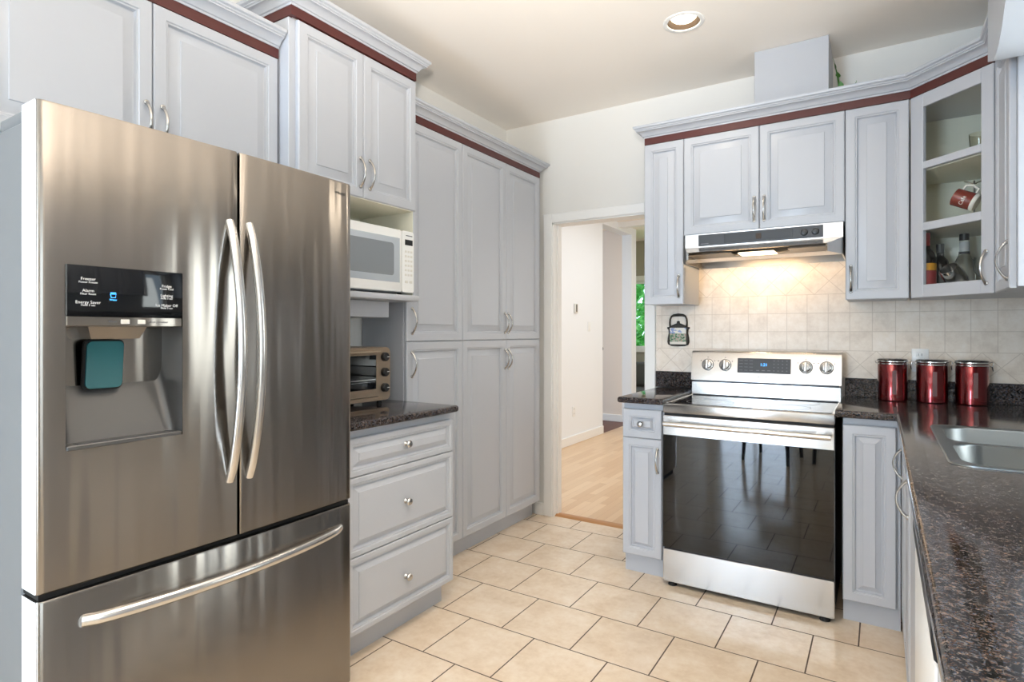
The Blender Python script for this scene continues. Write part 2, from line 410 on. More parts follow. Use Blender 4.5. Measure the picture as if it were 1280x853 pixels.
def window(name, axis, a0, a1, z0, z1, at, depth, mull):
    b = MB(); f = 0.045
    def bx(p0, p1, q0, q1):
        if axis == 'y': b.box(at, at+depth, p0, p1, q0, q1)
        else: b.box(p0, p1, at, at+depth, q0, q1)
    bx(a0, a0+f, z0, z1); bx(a1-f, a1, z0, z1); bx(a0+f, a1-f, z0, z0+f); bx(a0+f, a1-f, z1-f, z1)
    for k in mull: bx(k-0.02, k+0.02, z0+f, z1-f)
    o = struct(name, b, M['trim'])
    g = MB()
    if axis == 'y': g.box(at+depth*0.4, at+depth*0.5, a0+f, a1-f, z0+f, z1-f)
    else: g.box(a0+f, a1-f, at+depth*0.4, at+depth*0.5, z0+f, z1-f)
    g.build('window_pane', M['pane'], o)
window('window_1', 'y', WY0, WY1, WZ0, WZ1, XR+0.04, 0.05, [])
window('window_4', 'y', DY0, DY1, DZ0, DZ1, XR+0.04, 0.05, [-1.6, -0.95])
window('window_2', 'x', PX0, PX1, 0.0, PZ1, YR-0.09, 0.05, [-1.6])

# doorway trim
b = MB(); cw = 0.06
for x0, x1 in ((DX0-cw, DX0+0.004), (DX1-0.004, DX1+cw)): b.box(x0, x1, YB-0.014, YB, 0, DZ+cw, 0.004)
b.box(DX0+0.004, DX1-0.004, YB-0.014, YB, DZ-0.004, DZ+cw, 0.004)
b.box(DX0, DX0+0.012, YB, YB+WT, 0, DZ); b.box(DX1-0.012, DX1, YB, YB+WT, 0, DZ); b.box(DX0, DX1, YB, YB+WT, DZ-0.012, DZ)
b.box(DX0+0.012, DX0+0.022, YB+0.05, YB+0.085, 0, DZ-0.012); b.box(DX1-0.022, DX1-0.012, YB+0.05, YB+0.085, 0, DZ-0.012)
o = struct('trim_1', b, M['trim'])
b = MB(); b.box(DX1-0.0145, DX1-0.0115, YB+0.012, YB+0.036, 1.11, 1.17); b.build('strike_plate', M['iron'], o)
b = MB(); b.prism([(YB+0.02, 0.0), (YB+0.10, 0.0), (YB+0.10, 0.004), (YB+0.07, 0.012), (YB+0.035, 0.010)], DX0+0.012, DX1-0.012, 'yz'); struct('trim_2', b, M['thresh'])
b = MB(); b.box(-2.045, DX0-cw, YB-0.014, YB, 0, 0.085, 0.003); struct('baseboard_back', b, M['trim'])

# ------------------------------------------------------------------ hall beyond the doorway
HX, HY1, HY2, HY3 = -2.95, 6.79, 7.79, 7.97
b = MB(); b.box(HX, 1.2, YB+0.035, 9.2, -0.05, 0.0); struct('floor_hall', b, M['wood'])
b = MB(); b.box(-4.8, HX, YB+WT, 9.2, -0.05, 0.0); struct('floor_recess', b, M['darkwood'])
b = MB(); b.box(-4.9, 1.3, YB+0.01, 9.2, 2.73, 2.79); struct('ceiling_hall', b, M['ceiling'])
b = MB(); b.box(HX-0.14, HX, YB+WT, HY1, 0, 2.73); b.box(HX-0.14, HX, HY1, HY2, 2.63, 2.73); b.box(HX-0.14, HX, HY2, HY3, 0, 2.73); struct('wall_hall', b, M['hallwall'])
b = MB(); b.box(-4.8, HX-0.14, HY2, HY3, 0, 2.73); struct('wall_recess', b, M['recess'])
b = MB(); b.box(-4.9, -4.8, YB+WT, 9.2, 0, 2.73); struct('wall_recess_side', b, M['recess'])
b = MB(); b.box(HX, HX+0.014, YB+WT, HY1, 0, 0.10, 0.004); struct('baseboard_hall', b, M['trim'])
b = MB(); b.box(-4.8, HX-0.14, HY2-0.014, HY2, 0, 0.10, 0.004); struct('baseboard_recess', b, M['trim'])
FX0, FX1, FZ0, FZ1 = -4.0, -2.3, 1.0, 2.09
b = MB(); b.box(-4.8, FX0, 9.0, 9.12, 0, 2.73); b.box(FX1, 1.2, 9.0, 9.12, 0, 2.73); b.box(FX0, FX1, 9.0, 9.12, 0, FZ0); b.box(FX0, FX1, 9.0, 9.12, FZ1, 2.73)
struct('wall_far', b, M['olive'])
b = MB(); b.box(1.2, 1.3, YB+WT, 9.0, 0, 2.73); struct('wall_hall_right', b, M['hallwall'])
b = MB(); b.box(XR+WT, 1.2, YB, YB+WT, 0, 2.73); struct('wall_hall_near', b, M['hallwall'])
window('window_3', 'x', FX0, FX1, FZ0, FZ1, 9.03, 0.05, [])
b = MB(); b.box(FX0-0.06, FX1+0.06, 8.96, 9.0, FZ0-0.05, FZ0); b.box(FX0-0.06, FX1+0.06, 8.98, 9.0, FZ1, FZ1+0.08); struct('trim_3', b, M['trim'])
b = MB(); b.box(HX, 1.2, 7.30, 7.42, 2.66, 2.73); b.box(-1.9, -1.78, YB+WT, 7.3, 2.66, 2.73); struct('ceiling_beam', b, M['trim'])

# ------------------------------------------------------------------ cabinet parts (local frame: x along the front, y into the cabinet, z up)
def panel(mb, x0, x1, z0, z1, t=0.02, fr=0.052, slope=0.030, y=0.0):
    s = []
    for ins, d in ((0, 0.004), (0.004, 0), (fr-0.013, 0), (fr-0.010, 0.0035), (fr-0.005, 0.0035), (fr-0.001, 0.0135), (fr+0.002, 0.0145), (fr+slope*0.4, 0.0108), (fr+slope*0.75, 0.0062), (fr+slope, 0.0036), (fr+slope+0.0015, 0.0006)):
        s.append((x0+ins, x1-ins, z0+ins, z1-ins, y+d))
    return mb.rects(s, True, y+t)
def bow(parent, x, z0, z1, y=0.0, out=0.030, dirx=0):
    b = MB(); n = 14; P = []; R = []
    for i in range(n+1):
        u = i/n; a = math.sin(PI*u); P.append((x, y-0.002-out*a**0.8, z0+(z1-z0)*u)); R.append(0.0068-0.0026*a)
    b.tube(P, R, 10, 0.8, up=(0, 1, 0))
    for z in (z0, z1): b.lathe([(0.0085, 0.0), (0.0085, -0.004), (0.006, -0.006)], x, y, z, 14, 'y')
    return b.build('handle', M['handle'], parent)
def knob(parent, x, z, y=0.0):
    b = MB(); b.lathe([(0.011, 0.0), (0.009, -0.003), (0.006, -0.008), (0.0075, -0.012), (0.0145, -0.017), (0.0155, -0.022), (0.012, -0.027), (0.004, -0.029)], x, y, z, 20, 'y')
    return b.build('knob', M['handle'], parent)
def door(root, x0, x1, z0, z1, hx=None, hz=None, fr=0.052, slope=0.034, knobbed=False, name='door'):
    b = MB(); panel(b, x0, x1, z0, z1, 0.02, fr, slope)
    d = b.build(name, M['paint'], root, 25)
    if hx is not None:
        if knobbed: knob(d, hx, hz)
        else: bow(d, hx, hz[0], hz[1])
    return d
def carcass(root, w, dep, z0, z1, y0=0.021, name='body', mat='paint'):
    b = MB(); b.box(0, w, y0, dep, z0, z1, 0.0015); return b.build(name, M[mat], root)
LEFT = PI/2       # faces +x

# crown mouldings: profile swept along a path of (x, y), outward on the left-hand side of travel reversed (right side)
def sweep(mb, path, prof, closed_ends=True):
    P = [Vector((a, b)) for a, b in path]; L = []
    for i, p in enumerate(P):
        d0 = (P[i]-P[i-1]).normalized() if i > 0 else (P[1]-P[0]).normalized()
        d1 = (P[i+1]-P[i]).normalized() if i < len(P)-1 else d0
        n0 = Vector((d0.y, -d0.x)); n1 = Vector((d1.y, -d1.x))
        m = (n0+n1); m = m/m.dot(n0) if m.length > 1e-6 else n0
        L.append([(p.x+m.x*o, p.y+m.y*o, z) for o, z in prof])
    mb.loops(L, closed_ends, closed_ends)
def crown(name, label, path, zs):
    """oxblood stripe from zs, cornice on top"""
    x = sum(p[0] for p in path)/len(path); y = sum(p[1] for p in path)/len(path)
    t = thing(name, label, 'crown moulding', (x, y, zs))
    lp = [(a-x, c-y) for a, c in path]
    b = MB(); sweep(b, lp, [(0.0, 0.0), (0.0, 0.037), (-0.018, 0.037), (-0.018, 0.0)]); b.build('stripe', M['red'], t)
    b = MB(); z = 0.037
    sweep(b, lp, [(-0.018, z), (0.003, z), (0.003, z+0.008), (0.009, z+0.010), (0.013, z+0.018), (0.022, z+0.027), (0.034, z+0.033), (0.037, z+0.033), (0.037, z+0.038), (0.042, z+0.041), (0.042, z+0.046), (0.050, z+0.050), (0.052, z+0.056), (0.052, z+0.062), (-0.018, z+0.062)])
    b.build('cornice', M['paint'], t, 30)
    return t

# ------------------------------------------------------------------ left run
# refrigerator
FX, FY = -1.556, 0.522
fr_ = thing('refrigerator', 'tall brushed steel french-door refrigerator with ice and water dispenser', 'refrigerator', (FX, FY, 0), LEFT)
FW = 0.896
def bulge(x): return -0.012*(1-((x-FW/2)/(FW/2))**2)
def steel_door(name, x0, x1, z0, z1, hole=None, round_l=False, round_r=False, t=0.085):
    xs = [x0 + (x1-x0)*i/16 for i in range(17)]; zs = [z0, z0+0.004, z1-0.006, z1]
    if hole:
        xs = sorted(set([x for x in xs if all(abs(x-h) > 0.012 for h in hole[:2])] + list(hole[:2]))); zs = sorted(zs+list(hole[2:]))
    r = 0.014
    def y(x):
        yy = bulge(x)
        for on, e in ((round_l, x-x0), (round_r, x1-x)):
            if on and e < r: yy += r-math.sqrt(max(0, r*r-(r-e)**2))
            elif not on and e < 0.003: yy += 0.003-e
        return yy
    ex = []
    if round_l: ex += [x0+0.001, x0+0.003, x0+0.007, x0+r]
    else: ex += [x0+0.003]
    if round_r: ex += [x1-0.001, x1-0.003, x1-0.007, x1-r]
    else: ex += [x1-0.003]
    xs = sorted(set(xs+ex))
    bm = MB(); B = bm.bm
    def zy(z): return 0.004 if z in (zs[0], zs[-1]) else 0.0
    V = {(i, j): B.verts.new((x, y(x)+zy(z), z)) for i, x in enumerate(xs) for j, z in enumerate(zs)}
    for i in range(len(xs)-1):
        for j in range(len(zs)-1):
            cx, cz = (xs[i]+xs[i+1])/2, (zs[j]+zs[j+1])/2
            if hole and hole[0] < cx < hole[1] and hole[2] < cz < hole[3]: continue
            B.faces.new((V[i, j], V[i+1, j], V[i+1, j+1], V[i, j+1]))
    rim = [(i, 0) for i in range(len(xs))] + [(len(xs)-1, j) for j in range(1, len(zs))] + [(i, len(zs)-1) for i in range(len(xs)-2, -1, -1)] + [(0, j) for j in range(len(zs)-2, 0, -1)]
    back = [B.verts.new((V[k].co.x, t, V[k].co.z)) for k in rim]
    for k in range(len(rim)):
        q = (k+1) % len(rim); B.faces.new((V[rim[k]], back[k], back[q], V[rim[q]]))
    B.faces.new(back)
    o = bm.build(name, M['fridge'], fr_, 40); o.data.materials.append(M['fridge_edge'])
    for p in o.data.polygons:
        if abs(p.normal.x) > 0.9 and (p.center.x < 0.02 or p.center.x > FW-0.02): p.material_index = 1
    return o
HO = (0.052, 0.308, 1.003, 1.424)
dl = steel_door('door', 0.0, 0.463, 0.692, 1.783, HO, True, False)
dr = steel_door('door', 0.470, FW, 0.692, 1.783, None, False, True)
fz = steel_door('freezer_drawer', 0.0, FW, 0.055, 0.676, None, True, True)
b = MB(); b.box(0.004, FW-0.004, 0.095, 0.72, 0.02, 1.752, 0.006); b.box(0.02, FW-0.02, 0.086, 0.097, 0.06, 1.74); b.build('body', M['fridge_side'], fr_)
b = MB(); b.box(0.012, 0.10, 0.10, 0.26, 1.752, 1.785, 0.008, 2); b.box(0.015, 0.05, 0.055, 0.11, 1.757, 1.775, 0.003); b.build('hinge_cover', M['fridge_side'], fr_)
b = MB(); b.box(FW-0.10, FW-0.012, 0.10, 0.26, 1.752, 1.785, 0.008, 2); b.build('hinge_cover', M['fridge_side'], fr_)
b = MB(); b.box(0.006, FW-0.006, 0.012, 0.094, 0.677, 0.691); b.build('gasket', M['rubber'], fr_)
b = MB(); b.box(0.4635, 0.4695, 0.02, 0.09, 0.692, 1.78); b.build('gasket', M['rubber'], fr_)
b = MB(); b.box(0.02, FW-0.02, 0.03, 0.094, 0.0, 0.054); b.build('kick_grille', M['rubber'], fr_)
def fridge_handle(parent, x):
    b = MB(); n = 24; P = []; z0, z1 = 0.852, 1.582
    for i in range(n+1):
        u = i/n; P.append((x, -0.008-0.062*math.sin(PI*u)**0.75, z0+(z1-z0)*u))
    b.tube(P, 0.0135, 14, 0.85, up=(0, 1, 0))
    return b.build('handle', M['handle_bar'], parent)
fridge_handle(dl, 0.440); fridge_handle(dr, 0.500)
b = MB(); n = 30; P = []
for i in range(n+1):
    u = i/n; P.append((0.085+0.752*u, -0.004-0.060*math.sin(PI*u)**0.6, 0.606))
b.tube(P, 0.0145, 14, 0.9, up=(0, 1, 0)); b.build('handle', M['handle_bar'], fz)
# dispenser
def yb2(x): return bulge(x)+0.0005
b = MB(); b.rects([(0.052, 0.308, 1.308, 1.424, yb2(0.05)), (0.052, 0.308, 1.308, 1.424, yb2(0.18)-0.0025), (0.0535, 0.3065, 1.3095, 1.4225, yb2(0.18)-0.003)], True, 0.02)
dp = b.build('dispenser_panel', M['fridge_panel'], dl)
b = MB(); yt = yb2(0.18)-0.0036
for s_, x, z, k in (('Freezer', 0.093, 1.393, .0085), ('Alarm', 0.093, 1.366, .0085), ('Energy Saver', 0.093, 1.339, .0085), ('Fridge', 0.268, 1.387, .0085), ('Lighting', 0.268, 1.363, .0085), ('Ice Maker Off', 0.268, 1.338, .0085)): b.text(s_, k*1.15, x, yt, z)
for s_, x, z in (('Power Freeze', 0.093, 1.3855), ('Filter Reset', 0.093, 1.3585), ('Hold 3 sec', 0.093, 1.3325), ('Power Cool', 0.268, 1.380), ('Hold 3 sec', 0.268, 1.356), ('Hold 3 sec', 0.268, 1.3315)): b.text(s_, .0068, x, yt, z)
b.build('lettering', M['letter'], dp)
b = MB(); b.text('Water', .006, 0.145, yt, 1.347)
b.tube([(0.139, yt, 1.361), (0.1405, yt, 1.3525), (0.1495, yt, 1.3525), (0.151, yt, 1.361), (0.1395, yt, 1.361)], 0.0008, 6); b.box(0.139, 0.151, yt, yt+0.0005, 1.3632, 1.3645); b.build('water_icon', M['bluelit'], dp)
b = MB(); b.box(0.052, 0.308, yb2(0.18)-0.001, 0.02, 1.284, 1.3075, 0.0015); ds = b.build('button_strip', M['fridge'], dl)
b = MB(); b.box(0.162, 0.182, yb2(0.18)-0.0025, yb2(0.18), 1.290, 1.301, 0.001); b.box(0.200, 0.218, yb2(0.18)-0.0025, yb2(0.18), 1.290, 1.301, 0.001); b.build('button', M['offwhite'], ds)
b = MB(); b.text('Water', .007, 0.145, yb2(0.18)-0.0016, 1.2955); b.text('Cubed | Crushed', .007, 0.247, yb2(0.18)-0.0016, 1.2955); b.build('lettering', M['greyletter'], ds)
b = MB(); L = []
for i in range(17):
    z = 1.284 - 0.274*i/16; k = max(0.0, (1.225-z)/0.215); d = 0.115-0.088*k**1.15
    ring = []; f = min(0.022, d*0.6)
    ring.append((0.0525, yb2(0.05), z))
    for j in range(7):
        a = PI/2*j/6; ring.append((0.056+f-f*math.cos(a), d-f+f*math.sin(a), z))
    for j in range(7):
        a = PI/2*j/6; ring.append((0.304-f+f*math.sin(a), d-f+f*math.cos(a), z))
    ring.append((0.3075, yb2(0.3), z)); L.append(ring)
b.loops(L, False, False, False); b.loops([[(0.052, yb2(.1), 1.284), (0.308, yb2(.1), 1.284)], [(0.052, 0.13, 1.284), (0.308, 0.13, 1.284)]], close=False)
b.build('dispenser_recess', M['recess_metal'], dl, 50)
b = MB(); b.box(0.0525, 0.3075, yb2(.18)-0.002, 0.045, 1.001, 1.012, 0.002); tr_ = b.build('drip_tray', M['recess_metal'], dl)
b = MB(); b.box(0.075, 0.29, yb2(.18)+0.003, 0.024, 1.0115, 1.0135, 0.0005); b.build('drip_grille', M['darkgrey'], tr_)
b = MB(); b.loops([[(0.105, 0.02, 1.2835), (0.235, 0.02, 1.2835), (0.235, 0.112, 1.2835), (0.105, 0.112, 1.2835)], [(0.115, 0.03, 1.254), (0.222, 0.03, 1.254), (0.222, 0.112, 1.254), (0.115, 0.112, 1.254)]], True, True); b.build('spout_housing', M['fridge'], dl)
b = MB(); P = rrect(0.0, 0.080, 0.0, 0.115, 0.012, 4)
b.loops([[(0.115+x, 0.060-0.30*z*0.35+0.006, 1.133+z) for x, z in P], [(0.115+x, 0.060-0.30*z*0.35, 1.133+z) for x, z in P]], True, True); pd = b.build('dispenser_paddle', M['paddle'], dl)
b = MB(); b.loops([[(0.115+0.040+(x-0.040)*1.1, 0.068-0.105*z, 1.133+0.0575+(z-0.0575)*1.07) for x, z in P], [(0.115+0.040+(x-0.040)*1.1, 0.078-0.105*z, 1.133+0.0575+(z-0.0575)*1.07) for x, z in P]], True, True); b.build('paddle_frame', M['rubber'], pd)
b = MB(); b.text('SAMSUNG', 0.012, 0.838, bulge(0.838)-0.0008, 1.742); b.build('lettering', M['darkletter'], dr)

# cabinet above the fridge
cf = thing('wall_cabinet', 'grey two-door cabinet above the steel refrigerator', 'cabinet', (-1.985, 0.515, 1.80), LEFT, None)
carcass(cf, 0.919, 0.30, 0.0, 0.5355)
door(cf, 0.003, 0.4565, 0.012, 0.535, 0.4370, (0.092, 0.205)); door(cf, 0.4595, 0.919, 0.012, 0.535, 0.4870, (0.092, 0.205))
crown('crown_moulding', 'short grey crown moulding with oxblood stripe above the refrigerator cabinet', [(-1.985, 0.30), (-1.985, 1.436)], 2.336)

# microwave tower
XM = -1.912
mt = thing('microwave_cabinet', 'taller grey two-door cabinet with open cream-lined microwave niche below', 'cabinet', (XM, 1.443, 0), LEFT)
w = 0.709; dep = 0.378
b = MB(); b.box(0, w, 0.021, dep, 1.8557, 2.491, 0.0015); b.build('body', M['paint'], mt)
b = MB(); b.box(0, 0.018, 0.004, dep, 1.447, 1.8555, 0.001); b.build('side_panel', M['paint'], mt)
b = MB(); b.box(w-0.018, w, 0.004, dep, 1.447, 1.8555, 0.001); b.build('side_panel', M['paint'], mt)
b = MB(); b.box(0.018, w-0.018, dep-0.012, dep, 1.447, 1.8555); b.box(0.0182, 0.021, 0.006, dep-0.012, 1.447, 1.8555); b.box(w-0.021, w-0.0182, 0.006, dep-0.012, 1.447, 1.8555); b.box(0.021, w-0.021, 0.006, dep-0.012, 1.852, 1.8556); b.build('niche_lining', M['cream'], mt)
b = MB(); b.box(0.0, w, -0.022, dep, 1.418, 1.446, 0.006, 2); b.build('shelf', M['paint'], mt)
b = MB(); b.box(0.25, 0.61, 0.085, dep-0.02, 1.340, 1.4165, 0.002); b.build('valance_box', M['paint'], mt)
door(mt, 0.030, 0.3665, 1.857, 2.486, 0.3480, (1.903, 2.026)); door(mt, 0.3695, 0.707, 1.857, 2.486, 0.4030, (1.903, 2.026))
crown('crown_moulding', 'highest left crown moulding wrapping the microwave cabinet, oxblood stripe below', [(-2.28, 1.440), (-1.912, 1.440), (-1.912, 2.152), (-2.28, 2.152)][0:4], 2.492)

# pantry
XP = -1.978
zu = (1.2235, 2.325); zl = (0.114, 1.2205)
p1 = thing('tall_pantry_cabinet', 'narrow tall grey pantry cabinet with single upper and lower door', 'cabinet', (XP, 2.154, 0), LEFT)
carcass(p1, 0.458, 0.31, 0.114, 2.3265)
b = MB(); b.box(0, 0.458, 0.072, 0.30, 0.0, 0.1135); b.build('toe_kick', M['paint'], p1)
door(p1, 0.002, 0.4565, zu[0], zu[1], 0.040, (1.264, 1.387)); door(p1, 0.002, 0.4565, zl[0], zl[1], 0.038, (1.048, 1.168))
p2 = thing('tall_pantry_cabinet', 'wide tall grey pantry cabinet with paired doors, next to the doorway', 'cabinet', (XP, 2.613, 0), LEFT)
carcass(p2, 0.873, 0.31, 0.114, 2.3265)
b = MB(); b.box(0, 0.890, 0.072, 0.30, 0.0, 0.1135); b.build('toe_kick', M['paint'], p2)
door(p2, 0.0015, 0.4460, zu[0], zu[1], 0.4290, (1.267, 1.387)); door(p2, 0.4490, 0.871, zu[0], zu[1], 0.4680, (1.267, 1.387))
door(p2, 0.0015, 0.4460, zl[0], zl[1], 0.4310, (1.045, 1.162)); door(p2, 0.4490, 0.871, zl[0], zl[1], 0.4690, (1.045, 1.162))
crown('crown_moulding', 'long grey crown moulding with oxblood stripe above the tall pantry cabinets', [(-1.980, 2.156), (-1.980, 3.487), (-2.28, 3.487)], 2.327)

# drawer base
XD = -1.684
db = thing('drawer_base_cabinet', 'grey three-drawer base cabinet between refrigerator and pantry', 'cabinet', (XD, 1.512, 0), LEFT)
w = 0.6415
carcass(db, w, 0.60, 0.116, 0.8995)
b = MB(); b.box(0, w, 0.073, 0.58, 0, 0.1155); b.build('toe_kick', M['paint'], db)
for z0, z1, kz in ((0.719, 0.866, 0.8025), (0.4145, 0.716, 0.562), (0.116, 0.4115, 0.247)):
    door(db, 0.001, w-0.001, z0, z1, 0.319, kz, 0.034, 0.024, True, 'drawer')
def edge_top(e):   # long top/bottom arrises
    a, c = e.verts; return abs(a.co.z-c.co.z) < 1e-5
b = MB(); b.box(XW+0.001, -1.655, 1.505, 2.1525, ZT-0.032, ZT, 0.011, 3, edge_top); ctl = b.build('granite_worktop', M['granite'])
tag(ctl, 'short dark granite worktop carrying the toaster oven', 'worktop')

# ------------------------------------------------------------------ microwave and toaster oven
XMW = -1.900
mw = thing('microwave_oven', 'white microwave oven in the niche beside the refrigerator', 'microwave', (XMW, 1.60, 1.4465), LEFT)
W_, H0, H1 = 0.521, 0.012, 0.302
b = MB(); b.box(0.0, W_, 0.018, 0.345, H0, H1, 0.006, 2); b.build('body', M['white'], mw)
b = MB(); P = rrect(0.0, W_-0.082, H0, H1, 0.012, 4)
b.loops([[(x, 0.018, z) for x, z in P], [(x, 0.004, z) for x, z in P], [(0.005+x*0.978, 0.0, 0.004+z*0.978) for x, z in P]], False, True); md = b.build('door', M['white'], mw)
b = MB(); b.rects([(0.03, W_-0.098, 0.055, 0.262, -0.0005), (0.032, W_-0.100, 0.057, 0.260, -0.0015)], True, 0.001); mp_ = b.build('door_window', M['mwindow'], md)
b = MB(); P = rrect(0.06, W_-0.138, 0.085, 0.235, 0.015, 4); b.loops([[(x, -0.0012, z) for x, z in P], [(x, -0.0020, z) for x, z in P]], False, True); b.build('screen_mesh', M['mwindow_in'], mp_)
b = MB(); P = rrect(W_-0.081, W_, H0, H1, 0.012, 4)
b.loops([[(x, 0.018, z) for x, z in P], [(x, 0.004, z) for x, z in P], [(x-0.0005, 0.0005, z) for x, z in P]], False, True); mc = b.build('control_panel', M['white'], mw)
b = MB(); b.box(W_-0.062, W_-0.010, -0.001, 0.001, 0.236, 0.262); mdz = b.build('display', M['black'], mc)
b = MB()
for i in range(3):
    for j in range(6): b.box(W_-0.062+i*0.019, W_-0.062+i*0.019+0.013, -0.0008, 0.001, 0.090+j*0.022, 0.100+j*0.022, 0.0008)
b.build('keypad', M['offwhite'], mc)
for i in range(2): b = MB(); b.box(W_-0.062+i*0.030, W_-0.062+i*0.030+0.020, -0.0012, 0.001, 0.056, 0.068, 0.001); b.build('button', M['offwhite'], mc)
b = MB(); b.box(W_-0.055, W_-0.012, -0.0006, 0.001, 0.279, 0.283); b.build('badge', M['greyletter'], mc)
for x in (0.05, W_-0.05):
    for y in (0.05, 0.30): b = MB(); b.lathe([(0.014, 0.0), (0.012, 0.0125)], x, y, 0, 12); b.build('foot', M['rubber'], mw)

to = thing('toaster_oven', 'champagne metal toaster oven on the short left worktop', 'toaster oven', (-1.970, 1.655, ZT+0.0005), LEFT)
W_ = 0.386; Z0, Z1 = 0.018, 0.268
b = MB(); P = rrect(0.0, W_, Z0, Z1, 0.024, 5); b.loops([[(x, 0.27, z) for x, z in P], [(x, 0.012, z) for x, z in P], [(0.003+x*0.985, 0.006, 0.002+z*0.985) for x, z in P]], True, True); b.build('body', M['ovenbody'], to)
b = MB(); b.rects([(0.012, W_-0.085, 0.040, 0.262, 0.000), (0.014, W_-0.087, 0.042, 0.260, -0.003), (0.030, W_-0.100, 0.075, 0.232, -0.003), (0.031, W_-0.101, 0.076, 0.231, 0.0)], False, 0.0065); od = b.build('door', M['ovenbody'], to)
b = MB(); b.box(0.031, W_-0.101, -0.001, 0.001, 0.076, 0.231); b.build('window', M['blackglass'], od)
b = MB(); b.tube([(0.02, -0.024, 0.245), (W_-0.095, -0.024, 0.245)], 0.0065, 10); b.box(0.024, 0.036, -0.022, -0.002, 0.240, 0.250); b.box(W_-0.112, W_-0.098, -0.022, -0.002, 0.240, 0.250); b.build('handle', M['ovenbody'], od)
b = MB(); b.box(0.03, W_-0.10, -0.0022, -0.0008, 0.118, 0.121); b.box(0.03, W_-0.10, -0.0022, -0.0008, 0.108, 0.1095); b.build('rack', M['chrome'], od)
for k, z in enumerate((0.222, 0.150, 0.078)):
    b = MB(); b.lathe([(0.021, 0.006), (0.020, -0.010), (0.017, -0.013)], W_-0.043, 0, z, 20, 'y'); kn = b.build('knob', M['black'], to)
    b = MB(); a = 0.6 if k == 1 else 0.0; b.box(W_-0.043+0.002, W_-0.043+0.016, -0.0142, -0.0128, z-0.0015+a*0.004, z+0.0015+a*0.004); b.build('pointer', M['letter'], kn)
b = MB(); b.box(0.01, W_-0.085, 0.0, 0.007, 0.020, 0.038, 0.001); b.build('crumb_tray', M['ovenbody'], to)
for x in (0.04, W_-0.04):
    for y in (0.04, 0.23): b = MB(); b.lathe([(0.013, 0.0), (0.011, 0.0185)], x, y, 0, 12); b.build('foot', M['rubber'], to)

# ------------------------------------------------------------------ back run, base units
YL = 2.921
mb_ = thing('base_cabinet', 'narrow grey base cabinet with one drawer left of the range', 'cabinet', (-1.155, YL, 0))
w = 0.209
carcass(mb_, w+0.012, 0.615, 0.105, 0.8995)
b = MB(); b.box(-0.003, w+0.012, 0.050, 0.60, 0, 0.1045); b.build('toe_kick', M['paint'], mb_)
door(mb_, 0.0, w, 0.719, 0.868, 0.1005, 0.793, 0.048, 0.010, True, 'drawer'); door(mb_, 0.0, w, 0.105, 0.7165, 0.188, (0.550, 0.670), 0.048, 0.020)
b = MB(); b.box(-1.170, -0.9285, 2.886, YB-0.001, ZT-0.032, ZT, 0.011, 3, edge_top)
tag(b.build('granite_worktop', M['granite']), 'small dark granite worktop left of the range', 'worktop')

rb = thing('base_cabinet', 'narrow grey base cabinet right of the range, single tall door', 'cabinet', (-0.142, YL, 0))
w = 0.19
carcass(rb, w+0.022, 0.615, 0.105, 0.8995)
b = MB(); b.box(0.0, w+0.022, 0.050, 0.60, 0, 0.1045); b.build('toe_kick', M['paint'], rb)
door(rb, 0.0, w+0.006, 0.105, 0.868, None, None, 0.050, 0.024)

# right run base units face -x
RX = 0.072
RIGHT = -PI/2
def rbase(name, label, y1, y0, doors):
    t = thing(name, label, 'cabinet', (RX, y1, 0), RIGHT); w = y1-y0
    carcass(t, w, 0.62, 0.105, 0.75 if 'sink' in name else 0.8995)
    b = MB(); b.box(0, w, 0.060, 0.60, 0, 0.1045); b.build('toe_kick', M['paint'], t)
    for x0, x1, hx in doors: door(t, x0, x1, 0.105, 0.868, hx, (0.685, 0.800) if hx is not None else None)
    return t
rbase('base_cabinet', 'corner base cabinet right of the range, bow handle facing the sink', 2.920, 2.60, [(0.002, 0.317, 0.11)])
rbase('sink_base_cabinet', 'two-door base cabinet below the steel sink', 2.598, 1.70, [(0.003, 0.43, 0.375), (0.433, 0.895, None)])
dw = thing('dishwasher', 'white dishwasher below the right-hand granite worktop', 'dishwasher', (RX-0.004, 1.695, 0), RIGHT)
b = MB(); b.box(0.004, 0.596, 0.03, 0.60, 0.10, 0.885); b.build('body', M['white'], dw)
b = MB(); b.box(0.006, 0.594, 0.0, 0.029, 0.12, 0.758, 0.006, 2); b.build('door', M['white'], dw)
b = MB(); b.prism([(0.029, 0.762), (0.006, 0.762), (0.0, 0.768), (-0.004, 0.80), (-0.004, 0.862), (0.002, 0.868), (0.029, 0.868)], 0.006, 0.594, 'yz'); b.build('control_panel', M['black'], dw)
b = MB(); b.box(0.01, 0.59, 0.06, 0.5, 0.0, 0.10); b.build('toe_kick', M['darkgrey'], dw)
rbase('base_cabinet', 'base cabinet beyond the dishwasher under the near end of the long worktop', 1.095, -0.12, [(0.003, 0.40, 0.36), (0.403, 0.80, 0.44), (0.803, 1.212, 0.85)])

